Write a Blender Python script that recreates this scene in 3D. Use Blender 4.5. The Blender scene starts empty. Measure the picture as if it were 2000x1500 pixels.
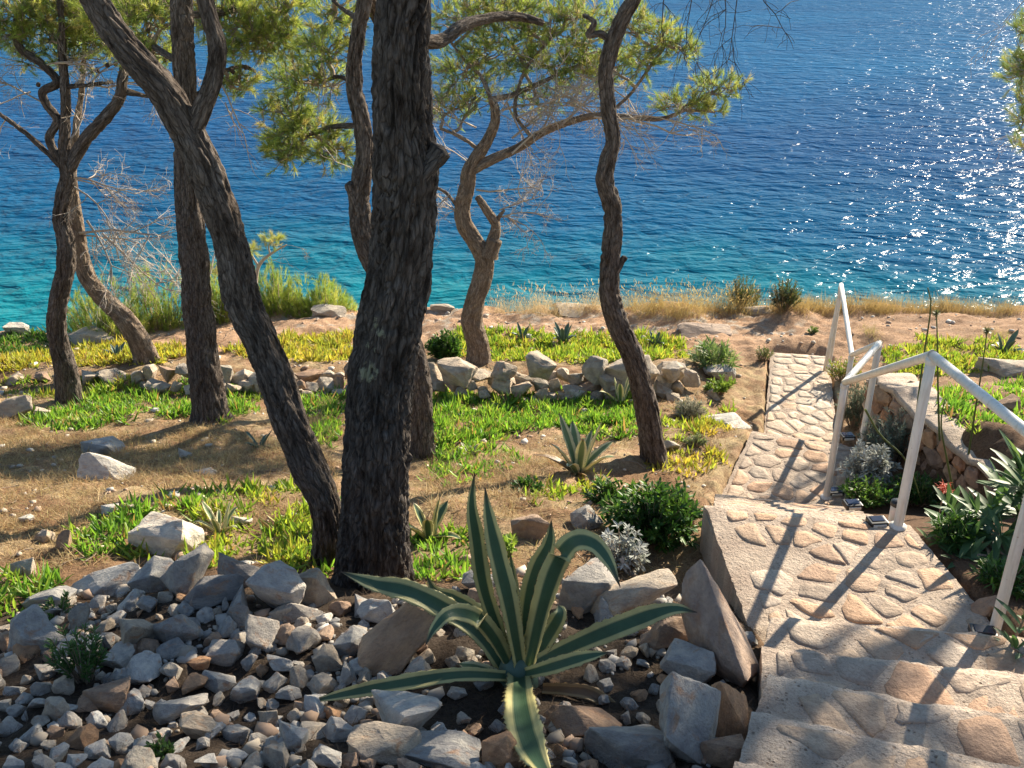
import bpy, bmesh, math, random
import numpy as np
from mathutils import Vector, Matrix

random.seed(7)
RNG = np.random.default_rng(7)
scene = bpy.context.scene
COL = scene.collection
R = math.radians

# ------------------------------------------------------------------ camera, sky, sun, exposure
EYE = 12.0                      # eye height above the sea (sea level = 0)
PITCH = R(26.0)
FPX = 1950.0                    # focal length in pixels of the 2000 px wide photograph
cam_d = bpy.data.cameras.new('camera'); cam = bpy.data.objects.new('camera', cam_d); COL.objects.link(cam)
cam.location = (0, 0, EYE); cam.rotation_euler = (math.pi / 2 - PITCH, 0, 0)
cam_d.sensor_fit = 'HORIZONTAL'; cam_d.sensor_width = 36.0; cam_d.lens = 36.0 * FPX / 2000.0
cam_d.clip_start = 0.05; cam_d.clip_end = 6000
scene.camera = cam

SUN_EL, SUN_AZ = R(26.0), R(40.5)           # azimuth measured from straight ahead towards the right
world = bpy.data.worlds.new('World'); scene.world = world; world.use_nodes = True
wn = world.node_tree.nodes; wl = world.node_tree.links
sky = wn.new('ShaderNodeTexSky'); sky.sky_type = 'NISHITA'; sky.sun_disc = False
sky.sun_elevation = SUN_EL; sky.sun_rotation = SUN_AZ; sky.dust_density = 0.0; sky.air_density = 1.0
wn['Background'].inputs['Strength'].default_value = 0.075
wl.new(sky.outputs['Color'], wn['Background'].inputs['Color'])
sun_d = bpy.data.lights.new('sun', 'SUN'); sun_d.energy = 5.0; sun_d.angle = R(0.55); sun_d.color = (1.0, 0.88, 0.70)
sun = bpy.data.objects.new('sun', sun_d); COL.objects.link(sun)
SUN_V = Vector((math.sin(SUN_AZ) * math.cos(SUN_EL), math.cos(SUN_AZ) * math.cos(SUN_EL), math.sin(SUN_EL)))
sun.rotation_euler = SUN_V.to_track_quat('Z', 'Y').to_euler(); sun.location = (20, 20, 30)
scene.view_settings.view_transform = 'Standard'; scene.view_settings.look = 'None'
scene.view_settings.gamma = 1.0; scene.view_settings.exposure = 1.4
scene.view_settings.use_curve_mapping = False
scene.render.engine = 'CYCLES'
scene.cycles.max_bounces = 8; scene.cycles.transparent_max_bounces = 8
scene.cycles.sample_clamp_indirect = 6.0

# ------------------------------------------------------------------ photo geometry helpers
CP, SP = math.cos(PITCH), math.sin(PITCH)
def ray(u, v):
    a, b = (u - 1000) / FPX, (v - 750) / FPX
    return (a, CP - b * SP, -SP - b * CP)
def at_y(u, v, y):
    d = ray(u, v); t = y / d[1]
    return Vector((d[0] * t, y, EYE + d[2] * t)), t
def at_z(u, v, zr):
    d = ray(u, v); t = zr / d[2]
    return Vector((d[0] * t, d[1] * t, EYE + zr)), t
def to_px(P):
    P = np.asarray(P, float); z = P[..., 2] - EYE
    dep = CP * P[..., 1] - SP * z; up = SP * P[..., 1] + CP * z
    return 1000 + FPX * P[..., 0] / dep, 750 - FPX * up / dep
def in_poly(u, v, poly):
    inside = np.zeros(np.shape(u), bool); n = len(poly)
    for i in range(n):
        x1, y1 = poly[i]; x2, y2 = poly[(i + 1) % n]
        if y1 == y2: continue
        c = ((y1 > v) != (y2 > v)) & (u < (x2 - x1) * (v - y1) / (y2 - y1) + x1)
        inside ^= c
    return inside

# ------------------------------------------------------------------ noise
_perm = np.random.default_rng(3).permutation(256); _perm = np.concatenate([_perm, _perm, _perm])
_g = np.random.default_rng(4).normal(size=(256, 3)); _g /= np.linalg.norm(_g, axis=1)[:, None]
def perlin(P):
    P = np.asarray(P, float); I = np.floor(P).astype(int); f = P - I; I &= 255
    w = f * f * f * (f * (f * 6 - 15) + 10)
    out = 0
    for dx in (0, 1):
        for dy in (0, 1):
            for dz in (0, 1):
                h = _perm[_perm[_perm[(I[..., 0] + dx) & 255] + ((I[..., 1] + dy) & 255)] + ((I[..., 2] + dz) & 255)]
                g = _g[h]
                d = g[..., 0] * (f[..., 0] - dx) + g[..., 1] * (f[..., 1] - dy) + g[..., 2] * (f[..., 2] - dz)
                ww = (w[..., 0] if dx else 1 - w[..., 0]) * (w[..., 1] if dy else 1 - w[..., 1]) * (w[..., 2] if dz else 1 - w[..., 2])
                out = out + d * ww
    return out * 1.6
def fbm(P, oct=4, gain=.5, lac=2.1):
    P = np.asarray(P, float); s = 0; a = 1
    for i in range(oct):
        s = s + a * perlin(P + 17.3 * i); a *= gain; P = P * lac
    return s
def n2(x, y, f=1.0, seed=0.0, oct=4):
    return fbm(np.stack([np.asarray(x) * f, np.asarray(y) * f, np.full(np.shape(x), seed)], -1), oct)
def sstep(a, b, x):
    t = np.clip((np.asarray(x, float) - a) / (b - a), 0, 1); return t * t * (3 - 2 * t)

# ------------------------------------------------------------------ object helpers
def tag(o, label=None, cat=None, group=None, kind=None):
    if label: o['label'] = label
    if cat: o['category'] = cat
    if group: o['group'] = group
    if kind: o['kind'] = kind
    return o
def empty(name, loc=(0, 0, 0), rz=0):
    o = bpy.data.objects.new(name, None); COL.objects.link(o); o.location = loc; o.rotation_euler = (0, 0, rz)
    o.empty_display_size = .1
    return o
def link(name, me, mat=None, parent=None):
    o = bpy.data.objects.new(name, me); COL.objects.link(o)
    if mat and not me.materials: me.materials.append(mat)
    if parent: put_under(o, parent)
    return o
def put_under(o, parent):
    o.parent = parent; o.matrix_parent_inverse = parent_world(parent).inverted()
def parent_world(p):
    m = Matrix.LocRotScale(p.location, p.rotation_euler, p.scale)
    if p.parent: m = parent_world(p.parent) @ p.matrix_parent_inverse @ m
    return m
def np_mesh(name, V, F, mat, col=None, smooth=False, vec=None, parent=None):
    """F: list of (m,k) int arrays of faces with k corners"""
    if not isinstance(F, (list, tuple)): F = [F]
    F = [np.asarray(f, np.int32) for f in F if len(f)]
    me = bpy.data.meshes.new(name); V = np.asarray(V, np.float32)
    me.vertices.add(len(V)); me.vertices.foreach_set('co', V.ravel())
    tot = sum(f.size for f in F); nf = sum(len(f) for f in F)
    me.loops.add(tot); me.polygons.add(nf)
    me.loops.foreach_set('vertex_index', np.concatenate([f.ravel() for f in F]))
    ls = []; off = 0
    for f in F:
        ls.append(off + np.arange(len(f), dtype=np.int32) * f.shape[1]); off += f.size
    me.polygons.foreach_set('loop_start', np.concatenate(ls).astype(np.int32))
    if smooth: me.polygons.foreach_set('use_smooth', np.ones(nf, bool))
    if col is not None:
        c = np.ones((len(V), 4), np.float32); c[:, :3] = col
        a = me.attributes.new('Col', 'FLOAT_COLOR', 'POINT'); a.data.foreach_set('color', c.ravel())
    if vec is not None:
        a = me.attributes.new('bark', 'FLOAT_VECTOR', 'POINT'); a.data.foreach_set('vector', np.asarray(vec, np.float32).ravel())
    me.update(calc_edges=True); me.validate()
    return link(name, me, mat, parent)
class Batch:
    def __init__(s): s.V = []; s.F = {}; s.C = []; s.n = 0; s.W = []; s.sg = None
    def add(s, V, F, C=None, W=None):
        V = np.asarray(V, float).reshape(-1, 3)
        for f in (F if isinstance(F, (list, tuple)) else [F]):
            f = np.asarray(f, np.int64)
            if len(f): s.F.setdefault(f.shape[1], []).append(f + s.n)
        s.V.append(V); s.n += len(V)
        if C is not None: s.C.append(np.broadcast_to(np.asarray(C, float), (len(V), 3)))
        if W is not None: s.W.append(W)
    def build(s, name, mat, parent=None, smooth=False):
        if s.sg: s.sg.flush(s)
        return np_mesh(name, np.concatenate(s.V), [np.concatenate(f) for f in s.F.values()], mat,
                       np.concatenate(s.C) if s.C else None, smooth, np.concatenate(s.W) if s.W else None, parent)

# ------------------------------------------------------------------ materials
class NT:
    def __init__(s, name):
        s.m = bpy.data.materials.new(name); s.m.use_nodes = True; s.t = s.m.node_tree
        s.n = s.t.nodes; s.l = s.t.links; s.p = s.n['Principled BSDF']; s.out = s.n['Material Output']
    def node(s, typ, **k):
        n = s.n.new(typ)
        for a, b in k.items():
            if hasattr(n, a): setattr(n, a, b)
            else: n.inputs[a].default_value = b
        return n
    def link(s, a, b): s.l.new(a, b)
    def noise(s, vec, scale, detail=4, rough=.55, dist=0):
        n = s.node('ShaderNodeTexNoise'); n.inputs['Scale'].default_value = scale; n.inputs['Detail'].default_value = detail
        n.inputs['Roughness'].default_value = rough; n.inputs['Distortion'].default_value = dist
        if vec is not None: s.link(vec, n.inputs['Vector'])
        return n
    def ramp(s, fac, stops):
        r = s.node('ShaderNodeValToRGB'); e = r.color_ramp.elements
        while len(e) < len(stops): e.new(.5)
        for i, (p, c) in enumerate(stops):
            e[i].position = p; e[i].color = (*c, 1) if len(c) == 3 else c
        s.link(fac, r.inputs['Fac']); return r
    def mix(s, fac, a, b, typ='MIX'):
        m = s.node('ShaderNodeMix'); m.data_type = 'RGBA'; m.blend_type = typ
        for sock, val in ((m.inputs['Factor'], fac), (m.inputs['A'], a), (m.inputs['B'], b)):
            pass
        ins = [i for i in m.inputs if i.enabled]
        for sock, val in zip((m.inputs[0], m.inputs[6], m.inputs[7]), (fac, a, b)):
            if hasattr(val, 'default_value') or isinstance(val, bpy.types.NodeSocket): s.link(val, sock)
            elif isinstance(val, (int, float)): sock.default_value = val
            else: sock.default_value = (*val, 1)
        return m.outputs[2]
    def bump(s, h, strength, dist, normal=None):
        b = s.node('ShaderNodeBump'); b.inputs['Strength'].default_value = strength; b.inputs['Distance'].default_value = dist
        s.link(h, b.inputs['Height'])
        if normal: s.link(normal, b.inputs['Normal'])
        return b.outputs['Normal']
    def obj(s): return s.node('ShaderNodeTexCoord').outputs['Object']
    def pos(s): return s.node('ShaderNodeNewGeometry').outputs['Position']
    def attr(s, name): return s.node('ShaderNodeAttribute', attribute_name=name)

def m_leaf(name, trans=.45, rough=.45, tint=(1, 1, 1), spec=.3, mottle=0.0):
    """leaf colour from the Col attribute; part of the light goes through the blade"""
    t = NT(name); c = t.attr('Col').outputs['Color']
    if mottle:
        nz = t.noise(t.obj(), 60, 3); c = t.mix(mottle, c, nz.outputs['Color'], 'OVERLAY')
    t.link(c, t.p.inputs['Base Color']); t.p.inputs['Roughness'].default_value = rough
    t.p.inputs['Specular IOR Level'].default_value = spec
    tr = t.node('ShaderNodeBsdfTranslucent')
    t.link(t.mix(1.0, c, tint, 'MULTIPLY'), tr.inputs['Color'])
    mx = t.node('ShaderNodeMixShader'); mx.inputs[0].default_value = trans
    t.link(t.p.outputs[0], mx.inputs[1]); t.link(tr.outputs[0], mx.inputs[2]); t.link(mx.outputs[0], t.out.inputs['Surface'])
    return t.m
def m_plain(name, col, rough=.5, metal=0, bump=0, bscale=80):
    t = NT(name); t.p.inputs['Base Color'].default_value = (*col, 1); t.p.inputs['Roughness'].default_value = rough
    t.p.inputs['Metallic'].default_value = metal
    nz = t.noise(t.obj(), bscale * .3, 5)
    t.link(t.mix(.18, col, nz.outputs['Color'], 'OVERLAY'), t.p.inputs['Base Color'])
    if bump:
        n2_ = t.noise(t.obj(), bscale, 6); t.link(t.bump(n2_.outputs[0], bump, .01), t.p.inputs['Normal'])
    return t.m
def m_bark(name, plate, furrow, scale=1.0, lichen=None):
    t = NT(name); a = t.attr('bark').outputs['Vector']
    mp = t.node('ShaderNodeMapping'); mp.inputs['Scale'].default_value = (1, 1, .19); t.link(a, mp.inputs['Vector'])
    ridge = t.noise(mp.outputs[0], 24 * scale, 8, .74, .7); fine = t.noise(mp.outputs[0], 95 * scale, 6, .7, .5); big = t.noise(a, 5, 3)
    mp2 = t.node('ShaderNodeMapping'); mp2.inputs['Scale'].default_value = (1, 1, .27); t.link(a, mp2.inputs['Vector'])
    wz = t.noise(mp2.outputs[0], 30 * scale, 3); wv = t.node('ShaderNodeVectorMath', operation='MULTIPLY_ADD'); t.link(wz.outputs['Color'], wv.inputs[0]); wv.inputs[1].default_value = (.035, .035, .035); t.link(mp2.outputs[0], wv.inputs[2])
    vo = t.node('ShaderNodeTexVoronoi', feature='DISTANCE_TO_EDGE'); vo.inputs['Scale'].default_value = 42 * scale; t.link(wv.outputs[0], vo.inputs['Vector'])
    r1 = t.ramp(ridge.outputs[0], [(.36, (0, 0, 0)), (.46, (.6, .6, .6)), (.62, (1, 1, 1))])
    r2 = t.ramp(vo.outputs['Distance'], [(0.0, (.35, .35, .35)), (.10, (.9, .9, .9)), (.3, (1, 1, 1))])
    hgt = t.mix(1.0, r1.outputs[0], r2.outputs[0], 'MULTIPLY')
    pl = t.ramp(fine.outputs[0], [(.32, tuple(c * .5 for c in plate)), (.52, plate), (.72, tuple(min(1, c * 1.7) for c in plate))])
    pl2 = t.mix(.4, pl.outputs[0], t.ramp(big.outputs[0], [(.35, (.55, .42, .34)), (.65, (1, 1, 1))]).outputs[0], 'MULTIPLY')
    c = t.mix(hgt, furrow, pl2)
    fur = None
    if lichen:
        P = t.pos(); tot = None; nz = t.noise(P, 28, 5, .7)
        for (x, y, z, rr) in lichen:
            d = t.node('ShaderNodeVectorMath', operation='DISTANCE'); t.link(P, d.inputs[0]); d.inputs[1].default_value = (x, y, z)
            w = t.node('ShaderNodeMath', operation='MULTIPLY_ADD'); t.link(nz.outputs[0], w.inputs[0]); w.inputs[1].default_value = -rr * 1.6; t.link(d.outputs['Value'], w.inputs[2])
            mr = t.node('ShaderNodeMapRange'); mr.inputs['From Min'].default_value = rr * .25; mr.inputs['From Max'].default_value = rr * .05
            t.link(w.outputs[0], mr.inputs['Value'])
            if tot is None: tot = mr.outputs[0]
            else:
                mm = t.node('ShaderNodeMath', operation='MAXIMUM'); t.link(tot, mm.inputs[0]); t.link(mr.outputs[0], mm.inputs[1]); tot = mm.outputs[0]
        lm = t.node('ShaderNodeMath', operation='MULTIPLY'); t.link(tot, lm.inputs[0]); lm.inputs[1].default_value = .8
        c = t.mix(lm.outputs[0], c, (.31, .32, .22))
    t.link(c, t.p.inputs['Base Color']); t.p.inputs['Roughness'].default_value = .93; t.p.inputs['Specular IOR Level'].default_value = .15
    n1 = t.bump(hgt, 1.0, .014 / scale); t.link(t.bump(fine.outputs[0], .8, .005, n1), t.p.inputs['Normal'])
    return t.m
def m_rock():
    """limestone; the stone's own tint is the object colour"""
    t = NT('limestone'); o = t.obj(); inf = t.node('ShaderNodeObjectInfo')
    off = t.node('ShaderNodeVectorMath', operation='MULTIPLY_ADD'); t.link(o, off.inputs[0]); off.inputs[1].default_value = (1, 1, 1)
    cmb = t.node('ShaderNodeCombineXYZ'); 
    ml = t.node('ShaderNodeMath', operation='MULTIPLY'); ml.inputs[1].default_value = 37.0; t.link(inf.outputs['Random'], ml.inputs[0])
    for i in range(3): t.link(ml.outputs[0], cmb.inputs[i])
    t.link(cmb.outputs[0], off.inputs[2]); v = off.outputs[0]
    n1 = t.noise(v, 2.3, 6, .6); nf = t.noise(v, 14, 7, .7); rust = t.noise(v, 1.6, 4, .6, .6)
    base = t.mix(1.0, inf.outputs['Color'], t.ramp(n1.outputs[0], [(.3, (.68, .68, .72)), (.5, (.95, .95, .95)), (.7, (1.25, 1.22, 1.15))]).outputs[0], 'MULTIPLY')
    base = t.mix(t.ramp(rust.outputs[0], [(.58, (0, 0, 0)), (.72, (.75, .75, .75))]).outputs[0], base, (.42, .22, .11))
    base = t.mix(.35, base, t.ramp(nf.outputs[0], [(.32, (.45, .43, .4)), (.55, (1, 1, 1))]).outputs[0], 'MULTIPLY')
    t.link(base, t.p.inputs['Base Color']); t.p.inputs['Roughness'].default_value = .85; t.p.inputs['Specular IOR Level'].default_value = .25
    b1 = t.bump(n1.outputs[0], .35, .12); t.link(t.bump(nf.outputs[0], .5, .03, b1), t.p.inputs['Normal'])
    return t.m
def m_mortar(name, c1, c2, wear_light=False):
    t = NT(name); P = t.pos(); n1 = t.noise(P, 7, 5); sp = t.noise(P, 130, 3, .7); md = t.noise(P, 40, 5, .7)
    c = t.ramp(n1.outputs[0], [(.35, c1), (.65, c2)]).outputs[0]
    c = t.mix(.6, c, t.ramp(sp.outputs[0], [(.34, (.55, .5, .46)), (.47, (1, 1, 1)), (.7, (1.1, 1.1, 1.1))]).outputs[0], 'MULTIPLY')
    st = t.noise(P, 3.1, 5, .7)
    c = t.mix(t.ramp(st.outputs[0], [(.62, (0, 0, 0)), (.75, (.7, .7, .7))]).outputs[0], c, (.17, .14, .12))
    pv = t.node('ShaderNodeTexVoronoi'); pv.inputs['Scale'].default_value = 48; t.link(P, pv.inputs['Vector'])
    pits = t.ramp(pv.outputs['Distance'], [(.10, (0, 0, 0)), (.30, (1, 1, 1))]); pm = t.noise(P, 12, 4, .6); pk = t.ramp(pm.outputs[0], [(.46, (1, 1, 1)), (.6, (0, 0, 0))])
    pit = t.mix(1.0, pits.outputs[0], pk.outputs[0], 'LIGHTEN')
    c = t.mix(1.0, c, t.ramp(pit, [(0.0, (.42, .36, .32)), (.8, (1, 1, 1))]).outputs[0], 'MULTIPLY')
    if wear_light: c = t.mix(1.0, c, t.attr('Col').outputs['Color'], 'MULTIPLY')
    t.link(c, t.p.inputs['Base Color']); t.p.inputs['Roughness'].default_value = .9; t.p.inputs['Specular IOR Level'].default_value = .2
    b0 = t.bump(pit, .8, .008); b1 = t.bump(md.outputs[0], .9, .022, b0); t.link(t.bump(sp.outputs[0], .5, .004, b1), t.p.inputs['Normal'])
    return t.m
def m_soil():
    t = NT('soil'); P = t.pos(); c = t.attr('Col').outputs['Color']
    n1 = t.noise(P, 9, 6, .65); n2_ = t.noise(P, 55, 5, .7); n3 = t.noise(P, 190, 3, .7)
    c = t.mix(.8, c, t.ramp(n1.outputs[0], [(.3, (.6, .52, .45)), (.5, (1, 1, 1)), (.7, (1.25, 1.2, 1.1))]).outputs[0], 'MULTIPLY')
    c = t.mix(.75, c, t.ramp(n2_.outputs[0], [(.33, (.45, .4, .36)), (.5, (1, 1, 1)), (.7, (1.35, 1.3, 1.2))]).outputs[0], 'MULTIPLY')
    c = t.mix(.5, c, t.ramp(n3.outputs[0], [(.36, (.4, .36, .33)), (.55, (1.1, 1.1, 1.1))]).outputs[0], 'MULTIPLY')
    t.link(c, t.p.inputs['Base Color']); t.p.inputs['Roughness'].default_value = .95; t.p.inputs['Specular IOR Level'].default_value = .1
    b1 = t.bump(n2_.outputs[0], .8, .03); t.link(t.bump(n3.outputs[0], .6, .01, b1), t.p.inputs['Normal'])
    return t.m
def m_water():
    t = NT('sea_water'); P = t.pos(); sx = t.node('ShaderNodeSeparateXYZ'); t.link(P, sx.inputs[0])
    # colour of the water column: pale sea bed near the shore, deep water further out, farthest end paled as painted sky reflection
    w = t.noise(P, .09, 4, .6)
    d = t.node('ShaderNodeMath', operation='MULTIPLY_ADD'); t.link(w.outputs[0], d.inputs[0]); d.inputs[1].default_value = 16.0; t.link(sx.outputs['Y'], d.inputs[2])
    d2 = t.node('ShaderNodeMath', operation='MULTIPLY_ADD'); t.link(sx.outputs['X'], d2.inputs[0]); d2.inputs[1].default_value = .12; t.link(d.outputs[0], d2.inputs[2])
    mr = t.node('ShaderNodeMapRange'); mr.inputs['From Min'].default_value = 30; mr.inputs['From Max'].default_value = 90; t.link(d2.outputs[0], mr.inputs['Value'])
    c = t.ramp(mr.outputs[0], [(0.0, (.012, .22, .225)), (.14, (.004, .135, .18)), (.30, (.002, .072, .165)), (.55, (.003, .056, .16)), (1.0, (.004, .08, .20))])
    mp = t.node('ShaderNodeMapping'); mp.inputs['Rotation'].default_value = (0, 0, R(-14)); mp.inputs['Scale'].default_value = (.62, 1.0, 1.0); t.link(P, mp.inputs['Vector'])
    a = t.noise(mp.outputs[0], .55, 3, .6, .3); b = t.noise(mp.outputs[0], 1.5, 3, .5, .5); e = t.noise(mp.outputs[0], 5.5, 3, .6)
    b1 = t.bump(a.outputs[0], 1.0, .50); b2 = t.bump(b.outputs[0], 1.0, .25, b1); nrm = t.bump(e.outputs[0], 1.0, .045, b2)
    # light scattered back by the water body, under a wavy reflecting skin (waves keep the reflection well below that of a flat mirror)
    wp = t.node('ShaderNodeMapping'); wp.inputs['Scale'].default_value = (.35, 1, 1); t.link(P, wp.inputs['Vector']); wind = t.noise(wp.outputs[0], .07, 4, .6, .8)
    cw = t.mix(.6, c.outputs[0], t.ramp(wind.outputs[0], [(.32, (.66, .72, .8)), (.5, (1, 1, 1)), (.68, (1.35, 1.3, 1.2))]).outputs[0], 'MULTIPLY')
    df = t.node('ShaderNodeBsdfDiffuse'); t.link(cw, df.inputs['Color']); t.link(nrm, df.inputs['Normal'])
    gl = t.node('ShaderNodeBsdfGlossy'); gl.inputs['Roughness'].default_value = .19; t.link(nrm, gl.inputs['Normal'])
    fr = t.node('ShaderNodeFresnel'); fr.inputs['IOR'].default_value = 1.33; t.link(nrm, fr.inputs['Normal'])
    fm = t.node('ShaderNodeMapRange'); fm.inputs['From Min'].default_value = .02; fm.inputs['From Max'].default_value = .7; fm.inputs['To Min'].default_value = .02; fm.inputs['To Max'].default_value = .13; t.link(fr.outputs[0], fm.inputs['Value'])
    mx = t.node('ShaderNodeMixShader'); t.link(fm.outputs[0], mx.inputs[0]); t.link(df.outputs[0], mx.inputs[1]); t.link(gl.outputs[0], mx.inputs[2]); t.link(mx.outputs[0], t.out.inputs['Surface'])
    return t.m
def m_agave(name, centre, margin, dead=False):
    t = NT(name); uv = t.attr('bark'); s = t.node('ShaderNodeSeparateXYZ'); t.link(uv.outputs['Vector'], s.inputs[0])
    ab = t.node('ShaderNodeMath', operation='ABSOLUTE'); t.link(s.outputs['X'], ab.inputs[0])
    mp = t.node('ShaderNodeMapping'); mp.inputs['Scale'].default_value = (9, 1.2, 1); t.link(uv.outputs['Vector'], mp.inputs['Vector'])
    nz = t.noise(mp.outputs[0], 2.0, 5, .6); inf = t.node('ShaderNodeObjectInfo')
    ad = t.node('ShaderNodeMath', operation='MULTIPLY_ADD'); t.link(nz.outputs[0], ad.inputs[0]); ad.inputs[1].default_value = .22; t.link(ab.outputs[0], ad.inputs[2])
    c = t.ramp(ad.outputs[0], [(.55, centre), (.63, tuple(.5 * (a + b) for a, b in zip(centre, margin))), (.70, margin)]).outputs[0]
    sp = t.noise(t.obj(), 9, 6, .7)
    c = t.mix(.45, c, t.ramp(sp.outputs[0], [(.35, (.62, .6, .58)), (.55, (1, 1, 1)), (.7, (1.2, 1.2, 1.15))]).outputs[0], 'MULTIPLY')
    sc = t.noise(t.obj(), 4.5, 4, .6)
    c = t.mix(t.ramp(sc.outputs[0], [(.70, (0, 0, 0)), (.78, (.6, .6, .6))]).outputs[0], c, (.22, .15, .08))
    # dry brown spine at the tip
    tipm = t.node('ShaderNodeMapRange'); tipm.inputs['From Min'].default_value = .9; tipm.inputs['From Max'].default_value = .99; t.link(s.outputs['Y'], tipm.inputs['Value'])
    c = t.mix(tipm.outputs[0], c, (.07, .04, .025))
    t.link(c, t.p.inputs['Base Color']); t.p.inputs['Roughness'].default_value = .42; t.p.inputs['Specular IOR Level'].default_value = .4
    tr = t.node('ShaderNodeBsdfTranslucent'); t.link(c, tr.inputs['Color'])
    mx = t.node('ShaderNodeMixShader'); mx.inputs[0].default_value = .22
    t.link(t.bump(nz.outputs[0], .25, .01), t.p.inputs['Normal'])
    t.link(t.p.outputs[0], mx.inputs[1]); t.link(tr.outputs[0], mx.inputs[2]); t.link(mx.outputs[0], t.out.inputs['Surface'])
    return t.m
def m_objcol(name, rough=.85, bscale=60, var=.5):
    t = NT(name); P = t.pos(); inf = t.node('ShaderNodeObjectInfo'); n1 = t.noise(P, 11, 5); n2_ = t.noise(P, bscale, 5, .7)
    c = t.mix(var, inf.outputs['Color'], t.ramp(n1.outputs[0], [(.3, (.55, .5, .48)), (.55, (1, 1, 1)), (.72, (1.3, 1.25, 1.2))]).outputs[0], 'MULTIPLY')
    c = t.mix(.5, c, t.ramp(n2_.outputs[0], [(.35, (.5, .47, .45)), (.52, (1, 1, 1))]).outputs[0], 'MULTIPLY')
    t.link(c, t.p.inputs['Base Color']); t.p.inputs['Roughness'].default_value = rough; t.p.inputs['Specular IOR Level'].default_value = .25
    n3 = t.noise(P, 16, 4, .6); b1 = t.bump(n3.outputs[0], .5, .03)
    t.link(t.bump(n2_.outputs[0], .6, .012, b1), t.p.inputs['Normal'])
    return t.m

def m_paint():
    t = NT('white_painted_metal'); P = t.pos(); a = t.noise(P, 6, 5, .65); b = t.noise(P, 42, 5, .7); mp = t.node('ShaderNodeMapping'); mp.inputs['Scale'].default_value = (60, 60, 5); t.link(P, mp.inputs['Vector']); dr = t.noise(mp.outputs[0], 1.0, 3)
    c = t.mix(.5, (.76, .72, .65), t.ramp(a.outputs[0], [(.35, (.72, .69, .64)), (.6, (1, 1, 1))]).outputs[0], 'MULTIPLY')
    c = t.mix(.35, c, t.ramp(dr.outputs[0], [(.35, (.62, .55, .47)), (.5, (1, 1, 1))]).outputs[0], 'MULTIPLY')
    c = t.mix(t.ramp(b.outputs[0], [(.66, (0, 0, 0)), (.72, (.9, .9, .9))]).outputs[0], c, (.24, .11, .05))
    t.link(c, t.p.inputs['Base Color']); t.p.inputs['Roughness'].default_value = .45; t.link(t.bump(b.outputs[0], .15, .004), t.p.inputs['Normal']); return t.m

M = {
    'soil': m_soil(), 'rock': m_rock(), 'water': m_water(),
    'bark_main': None,
    'bark': m_bark('pine_bark', (.235, .20, .172), (.036, .026, .02), 1.15),
    'bark_pale': m_bark('pale_pine_bark', (.42, .335, .25), (.11, .075, .055), 1.3),
    'twig': m_plain('grey_twig', (.27, .205, .15), .9, bump=.3),
    'dead': m_plain('dead_twig', (.42, .355, .29), .9, bump=.3),
    'dark_twig': m_plain('dark_twig', (.05, .038, .03), .9),
    'needle': m_leaf('pine_needles', .5, .5, (1.1, 1.1, .7), .35),
    'ice': m_leaf('ice_plant_leaves', .5, .4, (1.15, 1.15, .6), .4),
    'straw': m_leaf('dry_grass_blades', .4, .7, (1, .95, .8), .15),
    'leaf': m_leaf('shrub_leaves', .38, .48, (1.1, 1.1, .6), .32),
    'silver': m_leaf('silver_leaves', .25, .8, (1, 1, 1), .1),
    'flower': m_leaf('flower_petals', .4, .6),
    'step_mortar': m_mortar('step_mortar', (.40, .31, .24), (.53, .43, .335), True), 'mortar': m_mortar('path_mortar', (.42, .335, .265), (.55, .455, .365)),
    'concrete': m_mortar('side_concrete', (.34, .28, .22), (.42, .36, .29)),
    'paver': m_objcol('paving_stone', .8, 70),
    'wallrock': m_objcol('rough_wall_stone', .9, 40, .8),
    'metal': m_paint(),
    'black': m_plain('black_plastic', (.015, .015, .016), .35),
    'panel': m_plain('solar_cell', (.02, .025, .05), .15),
    'lampglass': m_plain('milky_plastic', (.6, .58, .54), .35),
    'cone': m_plain('pine_cone', (.07, .045, .03), .85, bump=.5, bscale=40),
    'agave': m_agave('variegated_agave', (.07, .135, .07), (.60, .54, .24)),
    'agave_green': m_agave('grey_green_agave', (.10, .17, .13), (.16, .23, .16)),
    'agave_pale': m_agave('pale_variegated_agave', (.17, .25, .12), (.76, .70, .42)),
    'agave_dead': m_agave('withered_agave', (.20, .12, .06), (.36, .24, .11)),
}

# ------------------------------------------------------------------ stairs layout (needed by the terrain)
# edges: level (relative to the eye), far-left corner, far-right corner (metres from the eye's foot)
STEPS = [('step', -1.96, (.47, 1.68), (1.45, 1.33)), ('step', -2.11, (.61, 2.00), (1.60, 1.68)), ('step', -2.26, (.74, 2.33), (1.75, 2.03)),
         ('step', -2.41, (.885, 2.66), (1.89, 2.40)), ('step', -2.56, (.95, 2.98), (2.03, 2.80)), ('step', -2.71, (1.09, 3.34), (2.14, 3.20)),
         ('landing', -2.86, (1.06, 4.43), (2.02, 4.24))]
for i in range(1, 7):
    f = i / 6
    STEPS.append(('step', -2.86 - 1.15 * i / 7, (1.06 + .40 * f, 4.43 + 1.67 * f), (2.02 + .33 * f, 4.24 + 1.68 * f)))
STEPS.append(('landing', -4.01, (2.01, 7.34), (2.80, 7.02)))
for i in range(1, 4):
    f = i / 3
    STEPS.append(('step', -4.01 - .67 * i / 4, (2.01 + .35 * f, 7.34 + .86 * f), (2.80 + .24 * f, 7.02 + 1.0 * f)))
STEPS.append(('landing', -4.68, (2.86, 10.02), (3.50, 9.92)))
STEPS.append(('step', -4.76, (3.0, 10.62), (3.68, 10.5)))
NEAR0 = ((.33, 1.34), (1.30, .98))
_ly = np.array([NEAR0[0][1]] + [s[2][1] for s in STEPS]); _lx = np.array([NEAR0[0][0]] + [s[2][0] for s in STEPS])
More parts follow.
